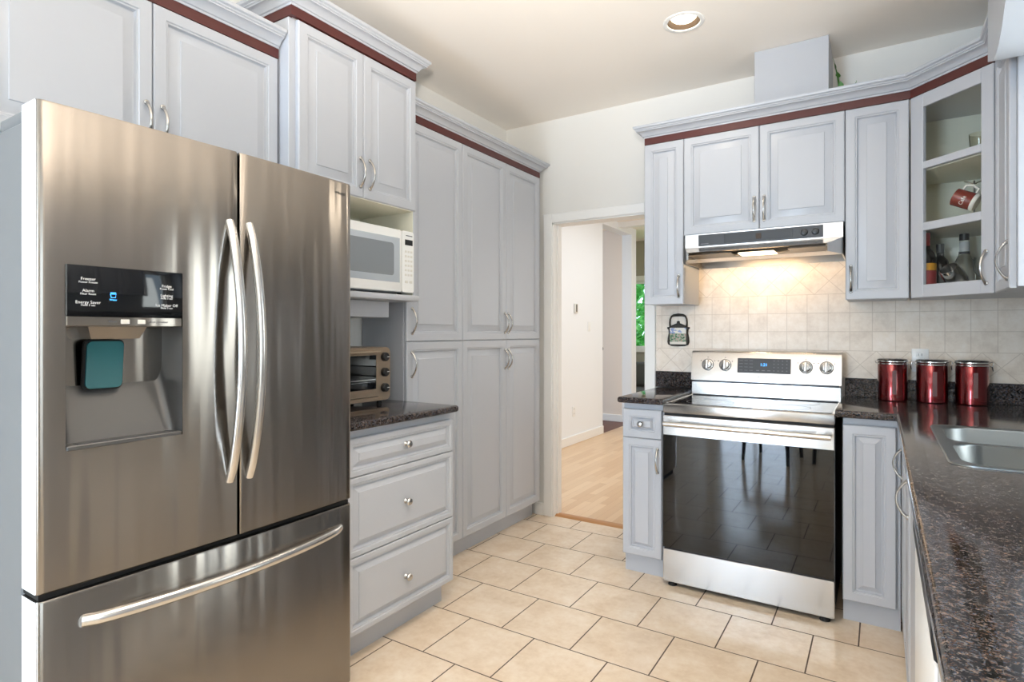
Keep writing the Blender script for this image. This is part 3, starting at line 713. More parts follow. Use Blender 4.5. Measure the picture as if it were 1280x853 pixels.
# L-shaped granite with a cut-out for the sink
SX0, SX1, SY0, SY1 = 0.150, 0.640, 1.842, 2.617
def worktop():
    bm = bmesh.new()
    out = [(-0.1685, 2.886), (0.052, 2.886), (0.052, -0.15), (XR-0.001, -0.15), (XR-0.001, YB-0.001), (-0.1685, YB-0.001)]
    hole = rrect(SX0+0.018, SX1-0.018, SY0+0.018, SY1-0.018, 0.05, 5)
    def loop(P): 
        v = [bm.verts.new((x, y, ZT)) for x, y in P]; return v, [bm.edges.new((v[i], v[(i+1) % len(v)])) for i in range(len(v))]
    vo, eo = loop(out); vh, eh = loop(hole)
    bmesh.ops.triangle_fill(bm, use_beauty=True, use_dissolve=False, edges=eo+eh)
    r = bmesh.ops.extrude_face_region(bm, geom=list(bm.faces))
    nv = [g for g in r['geom'] if isinstance(g, bmesh.types.BMVert)]
    bmesh.ops.translate(bm, vec=(0, 0, -0.032), verts=nv)
    sel = []
    for e in bm.edges:
        a, c = e.verts
        if abs(a.co.z-c.co.z) > 1e-5 or len(e.link_faces) != 2: continue
        if any(abs(f.normal.z) < 0.5 for f in e.link_faces):
            m = (a.co+c.co)/2
            if (abs(m.x-0.052) < 1e-4) or (abs(m.y-2.886) < 1e-4): sel.append(e)
    bmesh.ops.bevel(bm, geom=sel, offset=0.011, segments=3, affect='EDGES', profile=0.5)
    mb = MB(); mb.bm.free(); mb.bm = bm
    return mb
bm_ = worktop(); bm_.bm.normal_update()
tag(bm_.build('granite_worktop', M['granite']), 'long L-shaped dark granite worktop holding the sink and canisters', 'worktop')
# granite upstands
b = MB(); b.box(-1.177, -0.93, YB-0.021, YB-0.001, ZT+0.0005, 1.0302, 0.002); tag(b.build('granite_upstand', M['granite']), 'short granite upstand strip left of the range', 'upstand')
b = MB(); b.box(-0.160, XR-0.001, YB-0.021, YB-0.001, ZT+0.0005, 1.0302, 0.002); tag(b.build('granite_upstand', M['granite']), 'long granite upstand strip behind the red canisters', 'upstand')
b = MB(); b.box(-1.177, XR-0.001, YB-0.009, YB-0.0005, 1.0306, 1.66); tag(b.build('tile_backsplash', M['backsplash']), 'cream tile backsplash with diamond bands behind the range', 'backsplash')

# sink
sk = thing('kitchen_sink', 'double-bowl stainless steel sink set in the granite worktop', 'sink', (0, 0, ZT))
b = MB(); RO = rrect(SX0, SX1, SY0, SY1, 0.055, 6)
yd = 2.225
bowls = [(SX0+0.028, SX1-0.028, SY0+0.03, yd-0.014), (SX0+0.028, SX1-0.028, yd+0.014, SY1-0.03)]
bm = b.bm
vo = [bm.verts.new((x, y, 0.004)) for x, y in RO]; eo = [bm.edges.new((vo[i], vo[(i+1) % len(vo)])) for i in range(len(vo))]; E = list(eo); VB = []
for q in bowls:
    P = rrect(*q, 0.075, 8); v = [bm.verts.new((x, y, 0.002)) for x, y in P]; E += [bm.edges.new((v[i], v[(i+1) % len(v)])) for i in range(len(v))]; VB.append((v, q))
bmesh.ops.triangle_fill(bm, use_beauty=True, use_dissolve=False, edges=E)
low = [bm.verts.new((x+(0.003 if x < 0.4 else -0.003)*-1, y, 0.0004)) for x, y in RO]
for i in range(len(vo)): j = (i+1) % len(vo); bm.faces.new((vo[i], vo[j], low[j], low[i]))
for v, q in VB:
    prev = v
    for ins, z in ((0.004, -0.004), (0.012, -0.12), (0.03, -0.155), (0.07, -0.17), (0.16, -0.172)):
        P = rrect(q[0]+ins, q[1]-ins, q[2]+ins, q[3]-ins, max(0.02, 0.075-ins*0.3), 8)
        nv = [bm.verts.new((x, y, z)) for x, y in P]
        for i in range(len(nv)): j = (i+1) % len(nv); bm.faces.new((prev[i], prev[j], nv[j], nv[i]))
        prev = nv
    bm.faces.new(prev)
b.build('basin', M['sinksteel'], sk, 50)
for q in bowls:
    b = MB(); b.lathe([(0.045, -0.171), (0.043, -0.168), (0.03, -0.1695), (0.008, -0.1695)], (q[0]+q[1])/2, (q[2]+q[3])/2, 0, 20); b.build('drain', M['chrome'], sk)

# ------------------------------------------------------------------ upper units, back wall
YU = 3.211
def upper(name, label, x0, x1, z0, z1, doors, dep=0.329):
    t = thing(name, label, 'cabinet', (x0, YU, z0)); w = x1-x0
    carcass(t, w, dep, 0.004, z1-z0+0.0015)
    for a, c, hx, h in doors: door(t, a, c, 0.0, z1-z0, hx, h)
    return t
upper('wall_cabinet', 'narrow grey wall cabinet left of the range hood', -1.141, -0.9175, 1.4243, 2.332, [(0.001, 0.2225, 0.198, (0.040, 0.158))])
upper('wall_cabinet', 'wide grey two-door wall cabinet directly above the range hood', -0.9165, -0.1465, 1.7995, 2.332, [(0.001, 0.3855, 0.363, (0.045, 0.165)), (0.3885, 0.769, 0.411, (0.045, 0.165))])
upper('wall_cabinet', 'grey wall cabinet between range hood and glass-front corner cabinet', -0.1455, 0.1085, 1.4243, 2.332, [(0.001, 0.2530, 0.024, (0.040, 0.158))])

# corner cabinet with glass door
Z0, Z1 = 1.4243, 2.332
cc = thing('corner_wall_cabinet', 'corner wall cabinet with three-pane glass door', 'cabinet', (0.1100, 3.2135, Z0))
ox, oy = 0.1100, 3.2135
A = (0.012, 0.012); Bc = (0.279, -0.255)    # front line behind the door
def cpoly(i=0.0): return [(A[0]+i*0.3, A[1]+i), (Bc[0]+i*0.3, Bc[1]+i), (XR-0.002-ox-i, Bc[1]+i), (XR-0.002-ox-i, YB-0.010-oy-i), (A[0]+i*0.3, YB-0.010-oy-i)]
H = Z1-Z0+0.0015
b = MB(); b.prism(cpoly(), 0.004, 0.022); b.build('base_panel', M['paint'], cc)
b = MB(); b.prism(cpoly(), H-0.03, H); b.build('top_panel', M['paint'], cc)
b = MB(); q = cpoly()
def wallstrip(b, p, r, th, z0, z1):
    d = (Vector(r)-Vector(p)).normalized(); n = Vector((-d.y, d.x))*th
    b.prism([p, r, (r[0]+n.x, r[1]+n.y), (p[0]+n.x, p[1]+n.y)], z0, z1)
for k in (1, 2, 3, 4): wallstrip(b, q[k], q[(k+1) % 5], 0.014, 0.0225, H-0.031)
b.build('lining', M['cream'], cc)
for z in (1.735-Z0, 2.002-Z0):
    b = MB(); b.prism(cpoly(0.016), z-0.009, z+0.009); b.build('shelf', M['cream'], cc)
gd = bpy.data.objects.new('glass_door', None)
dw_ = 0.3715
b = MB(); fr0, fr1, zt, zb = 0.0638, 0.3205, 2.272-Z0, 1.481-Z0
x0, x1, z0, z1 = 0.001, dw_-0.001, 0.0, Z1-Z0
def frame_bar(b, a0, a1, c0, c1): b.box(a0, a1, 0.0, 0.02, c0, c1, 0.0025)
frame_bar(b, x0, fr0, z0, z1); frame_bar(b, fr1, x1, z0, z1); frame_bar(b, fr0-0.002, fr1+0.002, z0, zb); frame_bar(b, fr0-0.002, fr1+0.002, zt, z1)
for a_, c_ in ((1.721, 1.757), (1.9955, 2.028)): frame_bar(b, fr0-0.002, fr1+0.002, a_-Z0, c_-Z0)
dd = b.build('door', M['paint'], cc)
dd.location = (0.0012, 0.0, 0); dd.rotation_euler = (0, 0, -PI/4)
bpy.data.objects.remove(gd)
for a_, c_ in ((1.481, 1.721), (1.757, 1.9955), (2.028, 2.272)):
    b = MB(); b.box(fr0-0.004, fr1+0.004, 0.010, 0.013, a_-Z0-0.004, c_-Z0+0.004); b.build('glass_pane', M['pane'], dd)
bow(dd, 0.342, 0.041, 0.168)
# right wall upper cabinet
ru = thing('wall_cabinet', 'right-hand wall cabinet beside the glass corner cabinet, nearest the window', 'cabinet', (0.3765, 2.945, Z0), RIGHT)
carcass(ru, 0.32, 0.322, 0.004, H)
door(ru, 0.003, 0.300, 0.0, Z1-Z0, 0.272, (0.035, 0.165))
crown('crown_moulding', 'long grey crown moulding with oxblood stripe above the range wall cabinets', [(-1.139, YB-0.001), (-1.139, 3.213), (0.1120, 3.213), (0.3790, 2.946), (0.3790, 2.627)], 2.334)
wc = thing('wall_cabinet', 'added unseen grey wall cabinet over the near counter, darkening the refrigerator door reflection', 'cabinet', (0.3765, 1.88, Z0), RIGHT)
carcass(wc, 1.50, 0.322, 0.004, H)  # unseen cabinet added to darken what the refrigerator door reflects
for k in range(4): door(wc, 0.003+k*0.375, 0.372+k*0.375, 0.0, Z1-Z0, 0.335+k*0.375 if k % 2 == 0 else 0.040+k*0.375, (0.035, 0.165))
# coved window valance hanging off the end of the right-hand cabinet
b = MB(); b.prism([(2.622, 2.218), (2.53, 2.184), (2.46, 2.176), (2.40, 2.185), (2.34, 2.215), (2.28, 2.265), (2.24, 2.33), (2.22, 2.40), (2.22, 2.62), (2.622, 2.62)], 0.316, XR-0.002, 'yz')
tag(b.build('cove_valance', M['paint'], None, 30), 'grey coved valance at the upper right above the window end cabinet', 'valance')

# duct chase above the cabinets
b = MB(); b.box(-0.5576, -0.2165, 3.241, YB-0.001, 2.3345, ZC-0.001, 0.002)
tag(b.build('duct_chase', M['paint']), 'boxed grey duct chase between range cabinets and ceiling', 'duct cover')
iv = thing('trailing_plant', 'green leafy sprig peeking out beside the boxed duct', 'plant', (-0.165, 3.42, 2.3345))
b = MB(); b.lathe([(0.03, 0), (0.04, 0.07), (0.036, 0.07), (0.03, 0.02)], 0, 0, 0, 16); b.build('pot', M['offwhite'], iv)
b = MB()
for a, h, r in ((3.0, 0.315, 0.036), (3.4, 0.28, 0.03), (2.2, 0.25, 0.035), (0.4, 0.18, 0.05), (4.6, 0.16, 0.05)):
    dx, dy = math.cos(a), math.sin(a); P = [(0, 0, 0.05), (dx*r*0.5, dy*r*0.5, h*0.6), (dx*r, dy*r, h)]
    b.tube(P, 0.002, 6)
    L = []
    for u, wd in ((0, 0.002), (0.3, 0.014), (0.6, 0.012), (1.0, 0.001)):
        cx, cy, cz_ = dx*r*(1+u*0.3), dy*r*(1+u*0.3), h+u*0.035
        L.append([(cx-dy*wd, cy+dx*wd, cz_), (cx, cy, cz_+0.003), (cx+dy*wd, cy-dx*wd, cz_), (cx, cy, cz_-0.002)])
    b.loops(L, True, True)
b.build('leaves', M['leaf'], iv)

# ------------------------------------------------------------------ range hood
hd = thing('range_hood', 'slim stainless range hood with black control strip', 'range hood', (-0.906, 3.205, 1.641))
W_ = 0.752
b = MB()
b.box(0, W_, 0.0, 0.006, 0.086, 0.1575); b.box(0, 0.006, 0.006, 0.33, 0.003, 0.1575); b.box(W_-0.006, W_, 0.006, 0.33, 0.003, 0.1575); b.box(0.006, W_-0.006, 0.006, 0.33, 0.150, 0.1575)
b.build('body', M['steel'], hd)
b = MB(); yl = -0.185; a0, a1 = 0.061, W_-0.053
b.loops([[(0, 0.001, 0.086), (W_, 0.001, 0.086), (W_, 0.001, 0.003), (0, 0.001, 0.003)], [(a0, yl, 0.037), (a1, yl, 0.037), (a1, yl, 0.0), (a0, yl, 0.0)], [(a0+0.006, yl+0.006, 0.033), (a1-0.006, yl+0.006, 0.033), (a1-0.006, yl+0.006, 0.0), (a0+0.006, yl+0.006, 0.0)]], False, False)
b.build('visor', M['steel'], hd, 20)
b = MB(); b.box(0.006, W_-0.006, 0.322, 0.33, 0.003, 0.150); b.build('rear_plate', M['hoodinner'], hd)
b = MB(); b.box(0.072, 0.668, -0.004, 0.004, 0.092, 0.152, 0.001); cs = b.build('control_strip', M['darkgrey'], hd)
b = MB(); b.box(0.205, 0.535, -0.005, -0.0035, 0.098, 0.146); b.build('vent_slot', M['black'], cs)
for x in (0.585, 0.635):
    b = MB(); b.lathe([(0.017, -0.004), (0.015, -0.012), (0.012, -0.013)], x, 0, 0.122, 18, 'y'); b.box(x-0.002, x+0.002, -0.016, -0.012, 0.112, 0.132); b.build('knob', M['black'], cs)
b = MB(); b.box(0.362, 0.388, -0.0065, -0.004, 0.108, 0.136, 0.001); b.build('badge', M['bronze'], cs)
b = MB(); b.box(0.085, 0.125, -0.0046, -0.0035, 0.101, 0.105); b.build('lettering', M['greyletter'], cs)
b = MB(); b.box(0.010, 0.24, 0.0, 0.318, 0.045, 0.052); b.box(0.51, W_-0.010, 0.0, 0.318, 0.045, 0.052); b.box(0.24, 0.51, 0.10, 0.318, 0.045, 0.052); b.build('filter', M['hoodinner'], hd)
b = MB(); b.box(0.29, 0.46, -0.085, 0.03, 0.026, 0.034, 0.003); b.build('lamp_lens', M['hoodlamp'], hd)
hl = area('hood_light', (-0.55, 3.16, 1.664), (0, 0.15, -1), 0.26, 0.10, 12, (1.0, 0.69, 0.38))

# ------------------------------------------------------------------ range
RXO, RYO = -0.927, 2.885
rg = thing('electric_range', 'stainless electric range with black glass oven door', 'range', (RXO, RYO, 0))
W_ = 0.757
b = MB(); b.box(0.004, W_-0.004, 0.045, 0.60, 0.03, 0.862); b.build('body', M['black'], rg)
b = MB(); b.box(0, W_, -0.002, 0.045, 0.8665, 0.9105, 0.004, 2); b.box(0.0, 0.014, 0.045, 0.53, 0.885, 0.914, 0.002); b.box(W_-0.014, W_, 0.045, 0.53, 0.885, 0.914, 0.002); b.build('cooktop_frame', M['steel'], rg)
b = MB(); b.box(0.014, W_-0.014, 0.040, 0.535, 0.880, 0.9125, 0.001); ck = b.build('cooktop_glass', M['blackglass'], rg)
for x, y, r in ((0.19, 0.17, 0.115), (0.56, 0.17, 0.09), (0.19, 0.40, 0.085), (0.56, 0.40, 0.11)):
    b = MB(); b.lathe([(r, 0.9126), (r, 0.9129), (r-0.0025, 0.9129), (r-0.0025, 0.9126)], x, y, 0, 40, 'z', False, False); b.build('burner_ring', M['greyletter'], ck)
b = MB()
b.rects([(0.0, W_, 0.192, 0.8535, 0.003), (0.003, W_-0.003, 0.195, 0.8505, 0.0)], True, 0.042); od = b.build('oven_door', M['steel'], rg)
b = MB(); b.box(0.0015, W_-0.0015, -0.0035, 0.002, 0.1935, 0.757, 0.001); dg_ = b.build('door_glass', M['blackglass'], od)
b = MB(); b.box(0.062, 0.622, -0.0039, -0.0034, 0.285, 0.700); b.build('inner_window', M['ovenglass2'], dg_)
b = MB(); b.tube([(0.018, -0.050, 0.8175), (W_-0.012, -0.050, 0.8175)], 0.0125, 16)
for x in (0.06, W_-0.055): b.box(x-0.02, x+0.02, -0.047, 0.0, 0.806, 0.828, 0.004)
b.build('handle', M['handle_bar'], od)
b = MB(); b.box(0.0, W_, 0.0, 0.042, 0.022, 0.186, 0.003); b.build('warming_drawer', M['steel'], rg)
b = MB(); b.box(0.004, W_-0.004, 0.012, 0.045, 0.186, 0.193); b.build('gap_trim', M['rubber'], rg)
b = MB(); b.box(0.004, W_-0.004, 0.010, 0.045, 0.8535, 0.8665); b.build('gap_trim', M['rubber'], rg)
b = MB(); b.box(0.014, W_-0.014, 0.500, 0.5165, 0.9125, 0.9175, 0.001); b.build('rear_trim', M['darkgrey'], rg)
for x in (0.04, W_-0.04):
    for y in (0.03, 0.56):
        b = MB(); b.lathe([(0.022, 0.0), (0.018, 0.03)], x, y, 0, 14); b.build('foot', M['rubber'], rg)
b = MB(); b.prism([(0.515, 0.905), (0.520, 0.985), (0.540, 0.985), (0.60, 0.985), (0.60, 0.905)], 0.004, W_-0.004, 'yz'); b.build('backguard', M['steel'], rg)
b = MB(); b.box(0.012, W_-0.012, 0.525, 0.59, 0.984, 0.998); b.build('vent_gap', M['black'], rg)
b = MB(); b.prism([(0.512, 0.9965), (0.538, 1.150), (0.545, 1.160), (0.560, 1.164), (0.605, 1.164), (0.605, 0.9965)], 0.0, W_, 'yz')
cn = b.build('control_console', M['steel'], rg)
def cpt(z): return 0.512+(z-0.9965)/(0.150-(-0.0035))*0.026
tilt = math.atan2(0.026, 0.1535)
def onface(name, mb, mat, parent):      # shape drawn on the plane y=0, z measured from console foot, tilted back with the console
    o = mb.build(name, mat, parent); o.location = (0, 0.512, 0.9965); o.rotation_euler = (-tilt, 0, 0); return o
b = MB(); b.box(0.252, 0.522, -0.002, 0.002, 0.050, 0.131, 0.001); dsp = onface('display', b, M['darkgrey'], cn)
def sub(name, mb, mat, parent): o = mb.build(name, mat, parent); return o
b = MB(); b.text('1:21', 0.022, 0.388, -0.0026, 0.096); sub('clock_digits', b, M['bluelit'], dsp)
b = MB()
for r in range(4):
    for c in range(3): b.box(0.262+c*0.026, 0.280+c*0.026, -0.0024, -0.0019, 0.063+r*0.018, 0.0655+r*0.018)
    for c in range(4): b.box(0.436+c*0.021, 0.442+c*0.021, -0.0024, -0.0019, 0.063+r*0.018, 0.0675+r*0.018)
for c in range(3): b.box(0.35+c*0.028, 0.366+c*0.028, -0.0024, -0.0019, 0.063, 0.067)
sub('key_marks', b, M['greyletter'], dsp)
b = MB(); b.text('SAMSUNG', 0.0155, 0.387, -0.0008, 0.030); onface('lettering', b, M['darkletter'], cn)
for x in (0.0905, 0.1865, 0.593, 0.689):
    b = MB(); b.lathe([(0.030, 0.0), (0.030, -0.004), (0.024, -0.006), (0.022, -0.018), (0.018, -0.020)], x, 0, 0.090, 24, 'y')
    kn = onface('knob', b, M['handle_bar'], cn)
    b = MB(); b.box(x-0.0085, x+0.0085, -0.036, -0.018, 0.064, 0.116, 0.005, 2); b.build('grip', M['handle_bar'], kn)
    b = MB(); b.lathe([(0.033, -0.0005), (0.033, -0.0012), (0.031, -0.0012)], x, 0, 0.090, 24, 'y', False, True); b.build('skirt', M['darkgrey'], kn)
b = MB()
for x in (0.0905, 0.1865, 0.593, 0.689):
    b.box(x-0.002, x+0.002, -0.0008, 0.0004, 0.130, 0.134); b.box(x-0.040, x-0.035, -0.0008, 0.0004, 0.110, 0.114); b.box(x+0.035, x+0.040, -0.0008, 0.0004, 0.110, 0.114)
onface('dial_marks', b, M['darkletter'], cn)

# ------------------------------------------------------------------ canisters
def canister(label, x, flip=False, windowed=True):
    r = 0.063
    t = thing('canister', label, 'canister', (x, 3.450, ZT+0.0005), 0.0, 'red metal canisters beside the range')
    b = MB(); b.lathe([(r-0.004, 0.0), (r, 0.004), (r, 0.186), (r-0.003, 0.190)], n=40); bd = b.build('body', M['canister'], t, 40)
    b = MB(); b.lathe([(r+0.001, 0.179), (r+0.003, 0.181), (r+0.003, 0.184), (r+0.001, 0.186)], n=40, cap0=False, cap1=False); b.build('wire_band', M['chrome'], t)
    b = MB(); b.lathe([(r-0.002, 0.190), (r+0.002, 0.191), (r+0.003, 0.199), (r-0.001, 0.204), (r-0.012, 0.207), (0.02, 0.208), (0.001, 0.208)], n=40); b.build('lid', M['glass'], t)
    b = MB(); b.lathe([(r+0.002, 0.1905), (r+0.0042, 0.192), (r+0.0042, 0.197), (r+0.002, 0.199)], n=40, cap0=False, cap1=False); b.build('lid_rim', M['chrome'], t)
    s = 1
    b = MB(); b.tube([(s*(r+0.002), -0.012, 0.181), (s*(r+0.011), -0.012, 0.176), (s*(r+0.014), 0, 0.158), (s*(r+0.011), 0.012, 0.176), (s*(r+0.002), 0.012, 0.181)], 0.0018, 8); b.tube([(s*(r+0.002), 0, 0.196), (s*(r+0.012), 0, 0.199), (s*(r+0.016), 0, 0.194), (s*(r+0.012), 0, 0.172)], 0.0022, 8); b.build('clamp', M['chrome'], t)
    b = MB(); b.tube([(-s*(r+0.001), -0.010, 0.182), (-s*(r+0.007), -0.008, 0.186), (-s*(r+0.009), 0, 0.194), (-s*(r+0.007), 0.008, 0.186), (-s*(r+0.001), 0.010, 0.182)], 0.0018, 8); b.build('hinge', M['chrome'], t)
    ph = -PI/2 - 0.0 + math.atan2(x, 3.45)*0.0 + 0.12
    b = MB(); L = []
    for i in range(7):
        a = ph + (i-3)*0.045; L.append([(math.cos(a)*(r+0.0008), math.sin(a)*(r+0.0008), z) for z in (0.035, 0.150)])
    b.loops(L, close=False); b.build('window', M['canwin'], bd)
    return t
canister('red metal canister nearest the range', 0.047)
canister('middle red metal canister in front of the outlet', 0.206)
canister('rightmost red metal canister, next to the sink corner', 0.358)

# ------------------------------------------------------------------ wall fittings
def plate(name, label, cat, loc, rz, kind):
    t = thing(name, label, cat, loc, rz); w, h = 0.07, 0.115
    b = MB(); b.box(-w/2, w/2, -0.006, 0.0, -h/2, h/2, 0.003, 2); p = b.build('plate', M['white'], t)
    if kind == 'outlet':
        for z in (-0.027, 0.027):
            b = MB(); b.box(-0.017, 0.017, -0.0075, -0.005, z-0.014, z+0.014, 0.004, 2); s_ = b.build('socket', M['white'], t)
            b = MB(); b.box(-0.008, -0.006, -0.0079, -0.0074, z-0.005, z+0.007); b.box(0.006, 0.008, -0.0079, -0.0074, z-0.005, z+0.007); b.build('slots', M['black'], s_)
    else:
        b = MB(); b.box(-0.017, 0.017, -0.009, -0.005, -0.033, 0.033, 0.002); b.build('rocker', M['white'], t)
    return t
plate('wall_outlet', 'white power outlet on the backsplash behind the red canisters', 'outlet', (0.163, YB-0.0095, 1.130), 0, 'outlet')
plate('light_switch', 'white light switch on the bright hall wall', 'light switch', (HX+0.0005, 6.38, 1.335), LEFT, 'switch')
plate('wall_outlet', 'white low power outlet near the hall baseboard', 'outlet', (HX+0.0005, 5.97, 0.37), LEFT, 'outlet')
th = thing('thermostat', 'small beige thermostat on the hall wall', 'thermostat', (HX+0.0005, 6.01, 1.54), LEFT)
b = MB(); b.box(-0.035, 0.035, -0.022, 0, -0.055, 0.055, 0.006, 2); b.build('case', M['offwhite'], th)
b = MB(); b.box(-0.018, 0.004, -0.026, -0.021, -0.04, 0.045, 0.002); b.build('dial_cover', M['bronze'], th)
dk = thing('door_knob', 'dark knob poking out of the hall opening', 'door knob', (HX-0.14, HY1-0.002, 1.06), 0)
b = MB(); b.lathe([(0.022, 0.0), (0.022, 0.006), (0.010, 0.01), (0.010, 0.03), (0.026, 0.04), (0.028, 0.052), (0.018, 0.062)], 0.10, 0, 0, 18, 'y'); b.build('grip', M['iron'], dk)

# kettle-shaped trivet hanging on the backsplash
tv = thing('hanging_trivet', 'dark kettle-shaped metal trivet with painted tile hanging left of the range', 'trivet', (-1.038, YB-0.0095, 1.200))
b = MB(); half = [(0.0, -0.016), (0.040, -0.014), (0.060, -0.006), (0.066, 0.010), (0.064, 0.035), (0.058, 0.065), (0.060, 0.085), (0.069, 0.094), (0.066, 0.100), (0.056, 0.101), (0.047, 0.108), (0.020, 0.119), (0.007, 0.124), (0.008, 0.134), (0.0, 0.138)]
poly = half + [(-x, z) for x, z in half[-2:0:-1]]
b.loops([[(x, 0.0, z) for x, z in poly], [(x, -0.010, z) for x, z in poly], [(x*0.93, -0.014, 0.055+(z-0.055)*0.93) for x, z in poly]], True, True); b.build('frame', M['iron'], tv)
b = MB(); P = [(-0.050, -0.007, 0.100), (-0.052, -0.007, 0.125), (-0.050, -0.007, 0.148), (-0.043, -0.007, 0.164), (-0.028, -0.007, 0.172), (0, -0.007, 0.174), (0.028, -0.007, 0.172), (0.043, -0.007, 0.164), (0.050, -0.007, 0.148), (0.052, -0.007, 0.125), (0.050, -0.007, 0.100)]
b.tube(P, [0.006, 0.005, 0.005, 0.0055, 0.0075, 0.009, 0.0075, 0.0055, 0.005, 0.005, 0.006], 10); b.build('handle', M['iron'], tv)
b = MB(); b.box(-0.049, 0.049, -0.0175, -0.013, -0.004, 0.096, 0.001); b.build('painted_tile', M['picture'], tv)

# ------------------------------------------------------------------ ceiling downlight and added fill beams
t = thing('recessed_downlight', 'lit round recessed ceiling downlight in front of the duct chase', 'ceiling light', (DLX, DLY, ZC))
b = MB(); b.lathe([(0.074, 0.0005), (0.0745, -0.004), (0.086, -0.006), (0.094, -0.003), (0.095, -0.0005)], n=40, cap0=False, cap1=False); b.build('trim_ring', M['trim'], t)
b = MB(); b.lathe([(0.0745, -0.003), (0.072, 0.02), (0.068, 0.055), (0.064, 0.075), (0.001, 0.076)], n=40, cap0=False, cap1=False); b.build('baffle', M['bronze'], t)
b = MB(); b.lathe([(0.059, 0.070), (0.058, 0.022), (0.050, 0.015), (0.030, 0.009), (0.001, 0.007)], n=32, cap0=False); b.build('bulb', M['lamp'], t)
spot('downlight_beam', (DLX, DLY, ZC-0.016), 8, WARM)
spot('aisle_fill_beam', (-0.75, 1.25, ZC-0.03), 52, WARM, 1.45)  # unseen beam added to brighten the floor, no fixture built
spot('dining_fill_beam', (-0.60, -0.6, ZC-0.03), 22, WARM, 1.6)  # added warm fill behind the camera, without a fixture

# ------------------------------------------------------------------ things in the glass cabinet
def bottle(name, label, x, y, z, prof, mat, caps):
    t = thing(name, label, 'bottle', (x, y, z)); b = MB(); b.lathe(prof, n=28); b.build('body', M[mat], t, 50)
    for nm, pr, m in caps: b = MB(); b.lathe(pr, n=28, cap0=False, cap1=True); b.build(nm, M[m], t, 50)
    return t
zf = Z0+0.0225
bottle('liquor_bottle', 'dark bottle with red foil neck and amber label in the glass cabinet', 0.172, 3.235, zf, [(0.036, 0), (0.038, 0.004), (0.038, 0.155), (0.032, 0.178), (0.016, 0.200), (0.014, 0.215), (0.014, 0.268)], 'wine',
       [('neck_foil', [(0.0152, 0.212), (0.0152, 0.270), (0.013, 0.272), (0.001, 0.272)], 'cap_red'), ('label', [(0.0385, 0.100), (0.0385, 0.132), (0.0384, 0.132)], 'label_y'), ('lower_label', [(0.0386, 0.02), (0.0386, 0.099), (0.0385, 0.099)], 'label_r')])
bottle('liquor_bottle', 'shorter dark bottle with black cap behind the red-necked bottle', 0.232, 3.36, zf, [(0.036, 0), (0.036, 0.13), (0.030, 0.155), (0.014, 0.175), (0.013, 0.215)], 'wine',
       [('cap', [(0.016, 0.190), (0.016, 0.232), (0.001, 0.233)], 'black'), ('label', [(0.0365, 0.03), (0.0365, 0.11), (0.0364, 0.11)], 'darkgrey')])
bottle('liquor_bottle', 'clear glass bottle with black cap and silver neck label', 0.318, 3.33, zf, [(0.040, 0), (0.042, 0.004), (0.042, 0.11), (0.034, 0.145), (0.020, 0.175), (0.0165, 0.215), (0.0165, 0.245)], 'glass',
       [('cap', [(0.0185, 0.240), (0.0185, 0.268), (0.001, 0.269)], 'black'), ('neck_label', [(0.0195, 0.188), (0.0180, 0.232), (0.0179, 0.232)], 'label_w'), ('neck_band', [(0.0215, 0.175), (0.0205, 0.187), (0.0204, 0.187)], 'darkgrey')])
jg = thing('cocktail_jug', 'small shiny metal jug tipped beside the clear bottle', 'jug', (0.268, 3.150, zf+0.064))
b = MB(); b.lathe([(0.030, -0.055), (0.038, -0.03), (0.042, 0.01), (0.036, 0.048), (0.034, 0.048), (0.040, 0.01), (0.028, -0.050)], n=28, cap1=True); bdy = b.build('body', M['chrome'], jg, 50); bdy.rotation_euler = (0.2, -0.75, 0.5)
b = MB(); b.lathe([(0.026, -0.064), (0.024, -0.060), (0.008, -0.052), (0.008, -0.030)], 0.0, 0, 0, 20); b.build('base', M['chrome'], jg)
wg0 = None
for k, (x, y, lab) in enumerate(((0.400, 3.29, 'stemmed glass standing right of the clear bottle'), (0.368, 3.19, 'stemmed glass in front of the clear bottle, half hidden'))):
    if wg0 is None:
        t = thing('wine_glass', lab, 'glass', (x, y, zf), 0, 'stemware in the glass cabinet')
        b = MB(); b.lathe([(0.030, 0.0), (0.030, 0.002), (0.004, 0.006)], n=28); b.build('foot', M['glass'], t, 50)
        b = MB(); b.lathe([(0.004, 0.006), (0.0035, 0.05), (0.005, 0.058)], n=14, cap0=False, cap1=False); b.build('stem', M['glass'], t, 50)
        b = MB(); b.lathe([(0.003, 0.058), (0.020, 0.066), (0.032, 0.085), (0.034, 0.11), (0.030, 0.145), (0.0285, 0.145), (0.0325, 0.11), (0.0305, 0.086), (0.019, 0.069), (0.002, 0.062)], n=28); b.build('bowl', M['glass'], t, 50); wg0 = t
    else:
        c = copy_tree(wg0); c.location = (x, y, zf); c['label'] = lab
ms = 1.744
rk = thing('mug_rack', 'small metal rack holding the red mug', 'rack', (0.345, 3.245, ms+0.0005))
b = MB(); b.lathe([(0.035, 0.0), (0.035, 0.004), (0.006, 0.008)], n=24); b.build('base', M['chrome'], rk)
b = MB(); b.tube([(0, 0, 0.006), (0, 0, 0.19)], 0.004, 10); b.tube([(0.0, 0, 0.175), (-0.02, 0, 0.185), (-0.035, 0, 0.19)], 0.003, 8); b.tube([(0.0, 0, 0.175), (0.02, 0, 0.185), (0.035, 0, 0.19)], 0.003, 8); b.build('stem', M['chrome'], rk)
mg = thing('mug', 'brick red mug with white base tilted on the rack in the glass cabinet', 'mug', (0.306, 3.175, ms+0.098))
b = MB(); b.lathe([(0.033, -0.045), (0.037, -0.040), (0.037, 0.040), (0.034, 0.042), (0.033, -0.035)], n=30, cap0=False, cap1=True); mo = b.build('body', M['mugred'], mg, 50)
